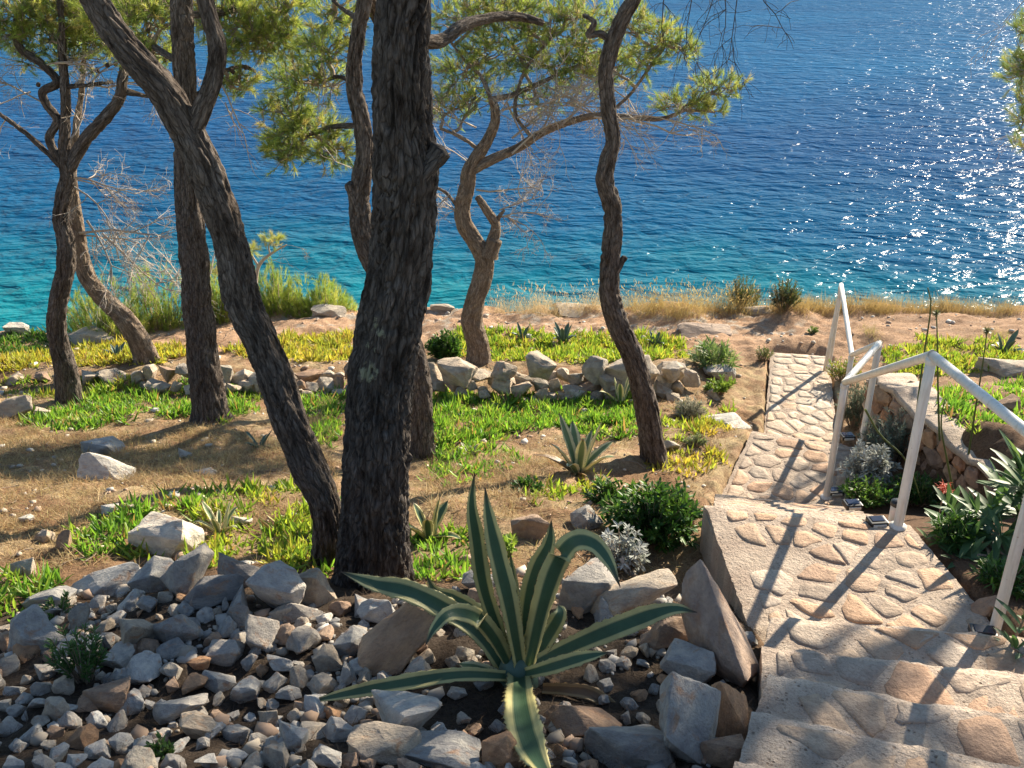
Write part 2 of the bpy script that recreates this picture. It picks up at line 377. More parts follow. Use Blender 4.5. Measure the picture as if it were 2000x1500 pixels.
_ry = np.array([NEAR0[1][1]] + [s[3][1] for s in STEPS]); _rx = np.array([NEAR0[1][0]] + [s[3][0] for s in STEPS])
_pz = np.array([-1.8] + [s[1] for s in STEPS])
WALL_Y = np.array([3.2, 4.4, 5.6, 7.4, 8.4]); WALL_X = np.array([3.25, 3.22, 3.18, 3.05, 3.36])

PROF_Y = [-6, .9, 1.5, 2.2, 3.0, 3.6, 4.2, 5, 6.4, 8, 8.9, 9.3, 10.3, 12.6]
PROF_Z = [-1.6, -1.65, -1.95, -2.42, -2.74, -2.95, -3.06, -3.25, -3.75, -4.2, -4.42, -4.36, -4.64, -5.0]
def y_edge(x):
    x = np.asarray(x, float)
    return 12.6 - 1.5 * sstep(-3.2, -6.0, x) - 4.0 * sstep(-6, -14, x) + .32 * n2(x, x * 0, .9, 5.0, 4)
def height(x, y, detail=True):
    """ground height relative to the eye"""
    x = np.asarray(x, float); y = np.asarray(y, float)
    yy = np.linspace(-6, 12.6, 400); zz = np.interp(yy, PROF_Y, PROF_Z)
    k = np.ones(15) / 15; zz = np.convolve(np.pad(zz, 7, 'edge'), k, 'valid')
    e = y_edge(x)
    z = np.interp(np.minimum(y, e), yy, zz)
    over = np.maximum(y - e, 0)
    z = z - 2.3 * over - .1 * sstep(0, .25, over)
    left = sstep(1.2, .5, x)
    z = z + .17 * np.exp(-((y - 3.35) / .55) ** 2) * left * sstep(-2.6, -1.2, x)         # rubble bank
    # the stairs and the planting strip lie in a cutting
    lx = np.interp(y, _ly, _lx); rx = np.interp(y, _ry, _rx); f = np.clip((x - lx) / (rx - lx), 0, 1)
    pz = np.interp(y, _ly, _pz) * (1 - f) + np.interp(y, _ry, _pz) * f
    wx = np.interp(y, WALL_Y, WALL_X)
    on = sstep(-.06, .05, x - lx) * sstep(.06, -.05, x - rx) * sstep(11.0, 10.5, y)           # under the masonry
    low = np.minimum(z, pz - .03)
    z = z + (low - z) * sstep(-1.0, -.08, x - lx) * (x <= rx) * sstep(11.6, 10.4, y)           # bank runs down to the path
    strip = (x > rx) * sstep(.05, -.10, x - wx) * sstep(8.6, 8.1, y)
    z = z * (1 - strip) + (pz - .06) * strip
    open_r = (x > rx) * sstep(8.0, 8.5, y) * sstep(1.2, .1, x - rx) * sstep(11.6, 10.4, y)
    z = z + (np.minimum(z, pz - .03) - z) * open_r
    z = z * (1 - on) + (np.minimum(z, pz - .22)) * on
    ins = np.maximum(on, strip)
    z = z + .32 * sstep(-.1, .25, x - wx) * sstep(8.7, 7.6, y) * sstep(2.5, 3.6, y)        # terrace kept up by the wall
    z = z - .12 * np.exp(-((x - .8) / .35) ** 2 - ((y - 4.15) / .45) ** 2)
    if detail:
        amp = .05 + .05 * sstep(9, 12, y)
        z = z + amp * n2(x, y, 1.1, 1.0, 4) * (1 - .85 * ins) + (.014 * n2(x, y, 9.0, 2.0, 3) + .022 * n2(x, y, 4.0, 7.0, 2)) * (1 - .6 * ins)
    return np.maximum(z, -EYE - 1.5)
def ground(x, y): return EYE + float(height(np.array([x]), np.array([y]))[0])
def at_ground(u, v):
    d = ray(u, v); t = np.linspace(1.5, 22, 1600)
    h = height(d[0] * t, d[1] * t); hit = d[2] * t < h; i = np.argmax(hit); e = np.argmax(d[1] * t > y_edge(d[0] * t) - .12)
    if not hit[i] or i > e: i = e          # past the cliff edge: stay on it
    return Vector((d[0] * t[i], d[1] * t[i], EYE + h[i])), t[i]

# ------------------------------------------------------------------ ground cover zones, as seen from the terrace (photo pixels)
ICE = {   # polygon, colour kind (0 fresh green, 1 yellow green, 2 yellow/orange), density
    'ice_green_mid': ([(838, 775), (900, 765), (1000, 772), (1120, 762), (1235, 765), (1250, 812), (1246, 850), (1180, 862), (1085, 835), (1010, 840), (965, 872), (930, 900), (880, 905), (845, 912), (838, 880)], 0, 1.0),
    'ice_left_band': ([(30, 838), (90, 800), (215, 762), (330, 745), (450, 740), (505, 765), (505, 800), (455, 815), (440, 825), (370, 815), (290, 820), (180, 838), (110, 842)], 0, .9),
    'ice_far_left': ([(-200, 665), (0, 655), (110, 640), (190, 655), (110, 690), (-200, 700)], 3, 1.0),
    'ice_far_left_yellow': ([(-200, 715), (0, 700), (100, 690), (180, 668), (360, 672), (365, 700), (280, 712), (140, 715), (0, 722), (-200, 735)], 2, 1.0),
    'ice_far_mid': ([(430, 690), (530, 655), (600, 655), (690, 652), (690, 702), (590, 708), (520, 700)], 2, 1.0),
    'ice_far_right': ([(850, 690), (900, 640), (960, 642), (1130, 655), (1240, 650), (1340, 672), (1340, 702), (1240, 700), (1150, 712), (1060, 705), (960, 705)], 1, 1.0),
    'ice_behind_trunks': ([(565, 770), (668, 760), (668, 880), (640, 885), (600, 845), (640, 820), (590, 815)], 0, .8),
    'ice_left_low': ([(0, 735), (110, 745), (125, 790), (60, 790), (0, 770)], 1, .4),
    'ice_left_low_b': ([(150, 740), (250, 735), (270, 760), (160, 780)], 1, .45),
    'ice_near_yellow': ([(478, 955), (560, 940), (585, 965), (565, 990), (490, 985)], 1, .9),
    'ice_near_green': ([(330, 965), (440, 957), (450, 985), (350, 1000), (300, 1010)], 0, .8),
    'ice_near_dark': ([(140, 1040), (215, 1000), (300, 985), (270, 1035), (262, 1085), (165, 1095)], 0, 1.0),
    'ice_before_rock': ([(265, 1085), (300, 1050), (390, 1060), (500, 1048), (510, 1085), (430, 1110), (290, 1110)], 1, .9),
    'ice_by_trunk': ([(495, 1080), (530, 1030), (590, 990), (612, 1000), (615, 1125), (560, 1125)], 1, 1.0),
    'ice_between_trunks': ([(596, 1010), (668, 980), (672, 1120), (600, 1130)], 0, .7),
    'ice_mid_scatter': ([(380, 1000), (470, 985), (600, 960), (610, 1010), (520, 1040), (400, 1035)], 1, .45),
    'ice_right_scatter': ([(845, 905), (930, 895), (1000, 880), (1040, 900), (960, 935), (880, 950), (845, 960)], 0, .35),
    'ice_path_side': ([(1250, 840), (1310, 800), (1400, 790), (1440, 810), (1330, 870), (1260, 880)], 1, .35),
    'ice_far_corner': ([(-160, 1150), (0, 1130), (60, 1120), (110, 1150), (20, 1215), (-140, 1240)], 0, 1.0),
    'ice_beside_main': ([(805, 1050), (900, 1035), (935, 1080), (920, 1130), (830, 1140), (805, 1130)], 0, .9),
    'sedum_right': ([(1250, 900), (1300, 880), (1400, 878), (1420, 905), (1340, 925), (1260, 925)], 2, .9),
    'sedum_right_b': ([(1320, 820), (1410, 815), (1430, 845), (1340, 850)], 2, .5),
    'ice_agave_foot': ([(1010, 965), (1160, 935), (1180, 955), (1080, 985), (1020, 990)], 1, .5),
    'ice_wall_right': ([(1720, 690), (1800, 660), (1960, 665), (2000, 690), (2000, 715), (1860, 735), (1760, 730)], 1, .8),
    'ice_wall_right_b': ([(1800, 760), (1900, 770), (2000, 750), (2000, 840), (1900, 850), (1830, 820)], 0, .7),
}
STRAW = [([(-260, 830), (0, 800), (120, 850), (420, 830), (620, 880), (660, 930), (560, 940), (300, 960), (250, 1000), (120, 1040), (0, 1060), (-260, 1100)], 1.0),
         ([(820, 905), (960, 890), (1100, 900), (1080, 960), (1000, 1010), (840, 1000)], 1.0),
         ([(560, 860), (660, 880), (650, 960), (600, 930)], .6), ([(100, 1080), (260, 1090), (160, 1110), (30, 1130)], .5),
         ([(0, 1010), (130, 1040), (150, 1100), (40, 1120), (0, 1110)], .6),
         ([(260, 990), (600, 985), (500, 1050), (330, 1040)], .45)]

# ------------------------------------------------------------------ terrain, sea
def build_ground():
    xs = np.unique(np.round(np.concatenate([np.linspace(-15, -4.2, 90), np.linspace(-4.2, 4.2, 280), np.linspace(4.2, 16, 110)]), 4))
    ys = np.unique(np.round(np.concatenate([np.linspace(-6, 1.4, 30), np.linspace(1.4, 6.5, 200), np.linspace(6.5, 13.2, 190), np.linspace(13.2, 17, 40)]), 4))
    X, Y = np.meshgrid(xs, ys); Z = height(X, Y) + EYE
    V = np.stack([X, Y, Z], -1).reshape(-1, 3); nx, ny = len(xs), len(ys)
    i = np.arange(nx * ny).reshape(ny, nx)
    F = np.stack([i[:-1, :-1], i[:-1, 1:], i[1:, 1:], i[1:, :-1]], -1).reshape(-1, 4)
    x, y = X.ravel(), Y.ravel(); u, v = to_px(V)
    soil = np.array([.155, .098, .064]); straw = np.array([.47, .375, .225]); red = np.array([.46, .30, .195]); litter = np.array([.25, .155, .09])
    rubble = np.array([.075, .058, .045]); pale = np.array([.46, .40, .33])
    c = np.tile(litter, (len(x), 1))
    def lay(c, w, col): w = np.clip(w, 0, 1)[:, None]; return c * (1 - w) + col * w
    nz = n2(x, y, 1.6, 8.0); nf = n2(x, y, 5.5, 9.0)
    c = lay(c, sstep(-.5, .5, nz + nf * .5) * .8 * sstep(4.0, 4.6, y), straw)
    c = lay(c, sstep(.15, .6, nz - nf) * .6 * sstep(4.4, 5.2, y), red)
    c = lay(c, sstep(9.9, 10.7, y + .3 * nz) * .95, red)
    c = lay(c, sstep(.1, .5, nf + .3 * nz) * sstep(10.8, 11.6, y), pale)
    c = lay(c, sstep(3.95, 3.5, y + .15 * nz) * sstep(1.2, .9, x), rubble)
    c = lay(c, sstep(1.0, 1.4, x - np.interp(y, _ly, _lx) + .6) * sstep(8.5, 7.5, y), soil)
    c = lay(c, sstep(.15, .5, x - np.interp(y, WALL_Y, WALL_X)) * .8, red * .9)
    c = lay(c, sstep(0, .3, y - y_edge(x)), pale)
    tag(np_mesh('ground', V, F, M['soil'], c, True), 'sloping earth with pine litter and dry grass', kind='structure')
build_ground()
def build_sea():
    me = bpy.data.meshes.new('sea'); V = [(-2500, 9, 0), (2500, 9, 0), (2500, 5000, 0), (-2500, 5000, 0)]
    me.from_pydata(V, [], [(0, 1, 2, 3)])
    tag(link('sea', me, M['water']), 'blue sea turning turquoise below the shore', kind='structure')
build_sea()

# ------------------------------------------------------------------ rocks
def jit(c, rg, a, b):
    f = rg.uniform(a, b); w = rg.uniform(-.04, .05)
    return (c[0] * f * (1 + w), c[1] * f, c[2] * f * (1 - w))
def rock_mesh(name, seed, cuts=3, npts=13, rough=.05, bev=.07):
    """broken limestone: hull of a few points, worn edges, fine relief"""
    rg = np.random.default_rng(seed); bm = bmesh.new()
    P = rg.normal(size=(npts, 3)); P /= np.linalg.norm(P, axis=1)[:, None]; P *= rg.uniform(.82, 1.0, (npts, 1)); P = np.clip(P * 1.15, -.85, .85)
    for p in P: bm.verts.new(p)
    r = bmesh.ops.convex_hull(bm, input=bm.verts)
    for v in [v for v in bm.verts if not v.link_faces]: bm.verts.remove(v)
    bmesh.ops.dissolve_limit(bm, angle_limit=R(16), verts=bm.verts, edges=bm.edges)
    bmesh.ops.bevel(bm, geom=list(bm.edges), offset=bev, segments=2, profile=.6, affect='EDGES', clamp_overlap=True)
    bmesh.ops.triangulate(bm, faces=bm.faces)
    for _ in range(cuts):
        L = [e for e in bm.edges if e.calc_length() > .26]
        if L: bmesh.ops.subdivide_edges(bm, edges=L, cuts=1); bmesh.ops.triangulate(bm, faces=bm.faces)
    Q = np.array([v.co[:] for v in bm.verts]); nrm = Q / (np.linalg.norm(Q, axis=1)[:, None] + 1e-9)
    Q = Q + nrm * (rough * fbm(Q * 1.9 + seed * 3.1, 4) + .5 * rough * np.abs(perlin(Q * np.array([2, 2, 7]) + seed)) + .012 * perlin(Q * 11 + seed))[:, None]
    Q /= np.abs(Q).max(0)
    for v, p in zip(bm.verts, Q): v.co = p
    me = bpy.data.meshes.new(name); bm.to_mesh(me); bm.free()
    me.polygons.foreach_set('use_smooth', np.ones(len(me.polygons), bool)); me.set_sharp_from_angle(angle=R(32))
    me.materials.append(M['rock']); return me
BIG_ROCKS = [rock_mesh('boulder', 100 + i, 4, 11 + i % 5, .06, .05) for i in range(17)]
SMALL_ROCKS = [rock_mesh('stone', 200 + i, 2, 10 + i % 6, .085, .09) for i in range(16)]
GREY, PALE, BROWN, ORANGE, DARK, WARM, WHITE = (.375, .352, .32), (.49, .46, .415), (.40, .275, .19), (.47, .28, .16), (.30, .28, .26), (.47, .40, .315), (.62, .57, .49)
def rock(u, v, w, h, colour, label, seed, tilt=0, depth=.8, lift=.0, yaw=None, pitch=0, y=None, name='boulder'):
    """a loose rock whose middle is seen at pixel (u,v), w x h pixels big"""
    if y is None:
        p, t = at_ground(u, v + h * .42); y = p.y + .02
    c, t = at_y(u, v, y); sw = w * t / FPX / 2; sh = h * t / FPX / 2
    rg = random.Random(seed)
    o = link(name, BIG_ROCKS[seed % len(BIG_ROCKS)]); o.color = (*colour, 1)
    o.scale = (sw * 1.17, max(sw, sh) * depth * 1.1, sh * 1.24)
    o.location = (c.x, c.y + sw * .2, c.z - sh * (.22 if h > .45 * w else .6) + lift)
    o.rotation_euler = (R(pitch) + rg.uniform(-.08, .08), R(tilt), rg.uniform(-.3, .3) if yaw is None else R(yaw))
    tag(o, label, 'rock', 'loose rocks')
    return o
ROCKS = [  # u v w h colour label seed tilt
    (375, 1122, 105, 92, GREY, 'long grey slab leaning up at the crest of the rubble bank', 1, -42),
    (298, 1128, 78, 66, GREY, 'grey rounded rock left of the leaning slab on the crest', 2, -25),
    (452, 1120, 96, 58, DARK, 'dark grey angular rock on the crest between slab and pale block', 3, 8),
    (526, 1150, 122, 92, PALE, 'big pale grey block with flat face on the crest near the pine', 4, 14),
    (620, 1155, 84, 68, WARM, 'tan rock with orange side touching the foot of the leaning pine', 5, 4),
    (408, 1160, 112, 60, DARK, 'wide dark grey rock below the leaning slab', 6, 5),
    (460, 1172, 50, 64, GREY, 'narrow grey rock wedged under the dark angular one', 7, 30),
    (200, 1142, 130, 46, PALE, 'long flat pale slab on the left end of the crest', 8, -16),
    (95, 1172, 100, 42, GREY, 'flat grey slab near the far left of the crest', 9, -14),
    (62, 1238, 100, 86, GREY, 'large grey rock low on the left of the rubble', 10, -24),
    (264, 1240, 66, 80, WARM, 'mottled tan grey rock standing below the crest', 11, -18),
    (336, 1228, 86, 58, GREY, 'grey wedge beside the mottled standing rock', 12, -14),
    (508, 1238, 62, 72, GREY, 'blocky blue grey rock in the middle of the rubble', 13, 12),
    (440, 1276, 68, 50, PALE, 'pale squat rock in the middle of the rubble', 14, 6),
    (470, 1212, 58, 46, GREY, 'small grey rock under the big pale block', 15, 20),
    (590, 1200, 66, 36, GREY, 'thin grey rock below the tan rock', 16, 10),
    (215, 1366, 92, 48, BROWN, 'reddish brown flat rock at the lower left', 17, -4),
    (350, 1388, 96, 46, PALE, 'pale flat rock in the lower rubble', 18, -6),
    (684, 1258, 66, 56, GREY, 'smooth blue grey rock beside the long brown slab', 19, -18),
    (565, 1440, 62, 64, PALE, 'rounded pale rock at the bottom of the rubble', 20, 0),
    (372, 1425, 84, 56, WARM, 'brown grey wedge at the bottom of the rubble', 21, 28),
    (115, 1395, 70, 44, WARM, 'buff rock at the lower left of the rubble', 22, 6),
    (755, 1262, 215, 92, (.50, .32, .20), 'long brown slab pointing up towards the big agave', 23, -33),
    (765, 1400, 165, 92, PALE, 'broad white grey slab under the low agave leaf', 24, -16),
    (745, 1462, 130, 70, WARM, 'tan slab below the broad white grey slab', 25, 16),
    (858, 1482, 175, 52, GREY, 'flat grey rock at the bottom edge left of the drooping leaf', 26, -4),
    (985, 1474, 80, 66, ORANGE, 'rusty red rock at the bottom edge behind the drooping leaf', 27, -10),
    (1145, 1416, 150, 62, BROWN, 'flat brown rock right of the drooping agave leaf', 28, 6),
    (1240, 1462, 165, 100, GREY, 'grey peaked rock at the bottom edge', 29, 8),
    (1346, 1405, 112, 178, GREY, 'tall grey block standing beside the steps', 30, 10),
    (1352, 1302, 100, 84, PALE, 'pale rock with rusty edge behind the tall grey block', 31, 20),
    (1408, 1220, 118, 220, (.40, .29, .22), 'tall pinkish brown rock standing against the landing side', 32, -20),
    (1424, 1385, 72, 132, ORANGE, 'rusty upright rock between grey block and steps', 33, 4),
    (1418, 1476, 84, 60, BROWN, 'dark brown rock at the bottom edge beside the steps', 34, 0),
    (1235, 1172, 165, 82, WARM, 'flat grey brown rock right of the arching agave leaf', 35, -10),
    (1150, 1148, 128, 92, GREY, 'round grey rock behind the arching agave leaf', 36, 6),
    (1180, 1200, 60, 50, PALE, 'pale broken rock behind the agave', 37, 20),
    (925, 1140, 70, 46, GREY, 'small grey rock left of the upright agave leaves', 38, 0),
    (942, 1182, 60, 62, BROWN, 'reddish rock behind the upright agave leaves', 39, 12),
    (1302, 1240, 95, 60, BROWN, 'brown rock under the long right agave leaf', 40, 8),
    (700, 1185, 90, 40, GREY, 'low grey rock at the foot of the big pine', 41, -4),
    (735, 1198, 70, 44, PALE, 'pale rock at the foot of the big pine', 42, -18),
    (1040, 1032, 72, 52, BROWN, 'brown block on the litter behind the big agave', 43, 0),
    (1146, 1015, 56, 42, GREY, 'grey rock beside the dark green shrub', 44, -20),
    (322, 1050, 126, 84, WHITE, 'sunlit white boulder among the ice plants', 48, 8),
    (204, 916, 96, 48, WHITE, 'white limestone boulder on the dry grass', 50, 10),
    (196, 874, 72, 36, PALE, 'shaded grey boulder behind the white one', 53, 12),
    (86, 1048, 32, 30, WARM, 'small upright tan stone at the left ice plants', 48, 0),
    (126, 1058, 34, 40, BROWN, 'small brown stone at the left ice plants', 49, 20),
    (45, 1110, 50, 44, WARM, 'tan stone near the left edge above the rubble', 50, -40),
    (215, 1000, 34, 26, WHITE, 'little white stone on the dry grass before the ice plants', 51, 0),
    (250, 992, 28, 22, WARM, 'little tan stone on the dry grass before the ice plants', 52, 0),
    (50, 1014, 26, 16, WHITE, 'tiny white stone at the left on dry grass', 53, 0),
    (356, 887, 34, 16, PALE, 'small flat stone under the straight pine', 54, 0),
    (22, 644, 52, 26, WHITE, 'sunlit rock on the shore at the left edge', 55, 10),
    (176, 660, 110, 34, WARM, 'flat tan rock behind the twisted pines', 56, -8),
    (22, 800, 70, 40, WARM, 'flat tan rock at the left edge below the twisted pine', 57, -12),
    (72, 806, 44, 26, WARM, 'low tan rock beside the foot of the twisted pine', 58, -20),
    (640, 606, 60, 22, WARM, 'pale outcrop behind the bushes on the cliff edge', 59, 8),
    (866, 600, 46, 14, WARM, 'low pale outcrop on the cliff edge behind the big pine', 60, 4),
    (1420, 826, 90, 26, WHITE, 'white flat rock on red earth beside the path', 61, -4),
    (1310, 872, 40, 24, WARM, 'tan stone behind the slender pine by the yellow sedum', 62, 0),
    (1480, 603, 60, 18, WARM, 'pale flat rock on the cliff edge behind the path', 63, 0),
    (1130, 605, 90, 26, WARM, 'wide low outcrop on the cliff edge amid dry grass', 64, 4),
    (1375, 640, 100, 22, (.44, .33, .25), 'broad low rock in the red earth near the cliff', 67, 2),
    (1960, 715, 110, 34, WARM, 'long tan stone on the terrace at the right edge', 71, -4),
    (1800, 762, 64, 32, BROWN, 'brown rock behind the retaining wall', 67, 8),
    (1970, 790, 60, 22, BROWN, 'reddish brown rock on the terrace at the right edge', 68, -14),
    (470, 1020, 40, 24, WHITE, 'white stone behind the small variegated agave', 69, 0),
    (398, 922, 40, 18, PALE, 'half buried pale stone on the dry grass', 70, 4),
    (1300, 745, 42, 40, WHITE, 'white stone at the path end of the dry stone wall', 71, 0),
    (1400, 730, 66, 30, PALE, 'pale flat stone under the young oleander', 72, 4),
    (1395, 772, 26, 20, WARM, 'tiny tan stone below the young oleander', 73, 0),
    (1340, 1020, 30, 26, BROWN, 'small brown stone beside the landing', 74, 0),
    (1870, 1160, 90, 30, BROWN, 'brown stone under the oleander by the steps', 75, 6),
    (1930, 1190, 60, 36, BROWN, 'dark stone behind the nearest rail post', 76, -12),
]
for i, (u, v, w, h, c, lab, seed, tl) in enumerate(ROCKS):
    k = random.Random(seed * 11); cc = jit(c, k, .9, 1.12)
    rock(u, v, w, h, cc, lab, seed, tl, depth=.75 if w < 1.4 * h else .62)

# rubble bank: stones that can be told apart are children of the bank, the grit between them is one mass
RUB = [(0, 1215), (120, 1165), (330, 1120), (480, 1150), (650, 1170), (770, 1180), (900, 1150), (1000, 1110), (1200, 1110), (1310, 1120), (1360, 1200), (1480, 1250), (1480, 1300), (1450, 1520), (-60, 1520), (-60, 1250)]
RUB_WIDE = [(-520, 1330), (-250, 1270), (0, 1215), (120, 1165), (330, 1120), (480, 1150), (650, 1170), (770, 1180), (900, 1150), (1000, 1110), (1200, 1110), (1310, 1120), (1360, 1200), (1480, 1250), (1480, 1300), (1420, 1760), (-520, 1760)]
def build_rubble():
    bank = empty('rubble_bank', (-.4, 2.9, ground(-.4, 2.9))); tag(bank, 'bank of loose grey limestone rubble below the terrace', kind='structure')
    taken = [(u, v, (w + h) / 4 * .8) for (u, v, w, h, *_r) in ROCKS]
    rg = random.Random(5); n = 0; tries = 0
    while n < 300 and tries < 60000:
        tries += 1
        u, v = rg.uniform(-30, 1470), rg.uniform(1115, 1515)
        if not in_poly(np.array(u), np.array(v), RUB): continue
        frac = n / 300
        r = rg.uniform(24, 34) if frac < .22 else rg.uniform(17, 26) if frac < .6 else rg.uniform(11, 18)
        if u > 830:                                    # earth round the agave is barer
            if rg.random() < .75: continue
            r = min(r, 17)
        if v < 1220: r *= .8
        if any((u - a) ** 2 + (v - b) ** 2 < (r * .70 + c * .72) ** 2 for a, b, c in taken): continue
        taken.append((u, v, r)); p, t = at_ground(u, v); s = r * t / FPX
        o = link('stone', SMALL_ROCKS[rg.randrange(len(SMALL_ROCKS))]); q = rg.random()
        base = GREY if q < .34 else PALE if q < .64 else WARM if q < .86 else BROWN if q < .95 else ORANGE
        o.color = (*jit(base, rg, .8, 1.25), 1)
        o.scale = (s * rg.uniform(.9, 1.25), s * rg.uniform(.8, 1.1), s * rg.uniform(.5, .95))
        o.rotation_euler = (rg.uniform(-.7, .7), rg.uniform(-.7, .7), rg.uniform(0, 6.3))
        o.location = (p.x, p.y, p.z + s * .32); put_under(o, bank); n += 1
    # grit
    G = Batch(); tet = None
    protos = []
    for k in range(6):
        bm = bmesh.new(); bmesh.ops.create_icosphere(bm, subdivisions=1, radius=1)
        V = np.array([v.co[:] for v in bm.verts]); F = np.array([[v.index for v in f.verts] for f in bm.faces]); bm.free()
        V = np.sign(V) * np.abs(V) ** .8 * (1 + .32 * np.random.default_rng(k).normal(size=(len(V), 1)).clip(-1, 1)); protos.append((V, F))
    r2 = np.random.default_rng(11)
    gx, gy = r2.uniform(-3.4, 1.25, 7000), r2.uniform(1.25, 3.85, 7000); gz = height(gx, gy) + EYE; gu, gv = to_px(np.stack([gx, gy, gz], -1)); ok = in_poly(gu, gv, RUB_WIDE) & ((n2(gx, gy, 2.4, 61, 3) > .05) | (gu < -20))
    for x, y, z, u in zip(gx[ok], gy[ok], gz[ok], gu[ok]):
        if u > 900 and r2.random() < .45: continue
        s = r2.choice([.007, .012, .019, .030], p=[.36, .30, .24, .10]) * (1.5 if u < -20 else 1.0) * r2.uniform(.8, 1.2)
        V, F = protos[r2.integers(6)]; a = r2.uniform(0, 6.3); ca, sa = math.cos(a), math.sin(a)
        Vv = V * s * np.array([1.2, 1, .7]); Vv = Vv @ np.array([[ca, sa, 0], [-sa, ca, 0], [0, 0, 1]]) + (x, y, z + s * .3)
        c = np.array([GREY, PALE, WARM, BROWN][r2.choice(4, p=[.35, .15, .28, .22])]) * r2.uniform(.5, 1.0)
        G.add(Vv, F, c)
    t = NT('grit'); t.link(t.attr('Col').outputs['Color'], t.p.inputs['Base Color']); t.p.inputs['Roughness'].default_value = .9
    tag(G.build('gravel', t.m, bank), kind='stuff')
build_rubble()

# ------------------------------------------------------------------ dry stone wall
def build_drywall():
    root = empty('dry_stone_wall', (0, 8.9, ground(0, 8.9)))
    tag(root, 'low dry stone wall of weathered limestone running behind the pines', 'wall')
    rg = random.Random(21)
    def stone(u, v, w, h, dy=0, base=None):
        p, t = at_ground(u, 772 if 700 < u < 1260 else 764 if u > 300 else 752); y = min(max(p.y, 8.5), 9.3) + dy
        c, t = at_y(u, v, y); sw, sh = w * t / FPX / 2, h * t / FPX / 2
        o = link('stone', (BIG_ROCKS + SMALL_ROCKS)[rg.randrange(33)]); b = base or rg.choice([WARM, WARM, WARM, (.46, .39, .30), (.52, .45, .36), BROWN])
        o.color = (*jit(b, rg, .85, 1.1), 1); o.scale = (sw * 1.12, max(sw, sh) * rg.uniform(.8, 1.0), sh * 1.15)
        o.location = c; o.rotation_euler = (rg.uniform(-.2, .2), rg.uniform(-.3, .3), rg.uniform(-.5, .5)); put_under(o, root)
    u = 255
    while u < 1330:                                        # capping course
        w = rg.uniform(24, 60); h = rg.uniform(20, 38)
        top = 734 + 6 * math.sin(u / 70) + (4 if u > 1000 else 0)
        stone(u + w / 2, top + rg.uniform(-6, 5), w, h, .05); u += w * .86
    u = 270
    while u < 1320:                                        # lower course, partly fallen
        w = rg.uniform(20, 46); h = rg.uniform(18, 30)
        stone(u + w / 2, 757 + rg.uniform(-8, 6), w, h, -.06 - rg.random() * .06); u += w * rg.uniform(.8, 1.15)
    for _ in range(70):
        w = rg.uniform(11, 28); stone(rg.uniform(540, 1330), rg.uniform(764, 788), w, w * .7, -.2)
    for (a, b, w, h) in ((1232, 718, 96, 52), (890, 728, 74, 50), (1058, 712, 58, 44), (985, 726, 44, 34), (1180, 748, 80, 44), (1316, 726, 52, 36), (1165, 725, 50, 50)):
        stone(a, b, w, h, -.08, WARM)
    u = 8
    while u < 260:                                         # ruined left stretch
        w = rg.uniform(26, 60); stone(u + w / 2, 742 + rg.uniform(-8, 8), w, w * .55, .1); u += w * 1.05
build_drywall()

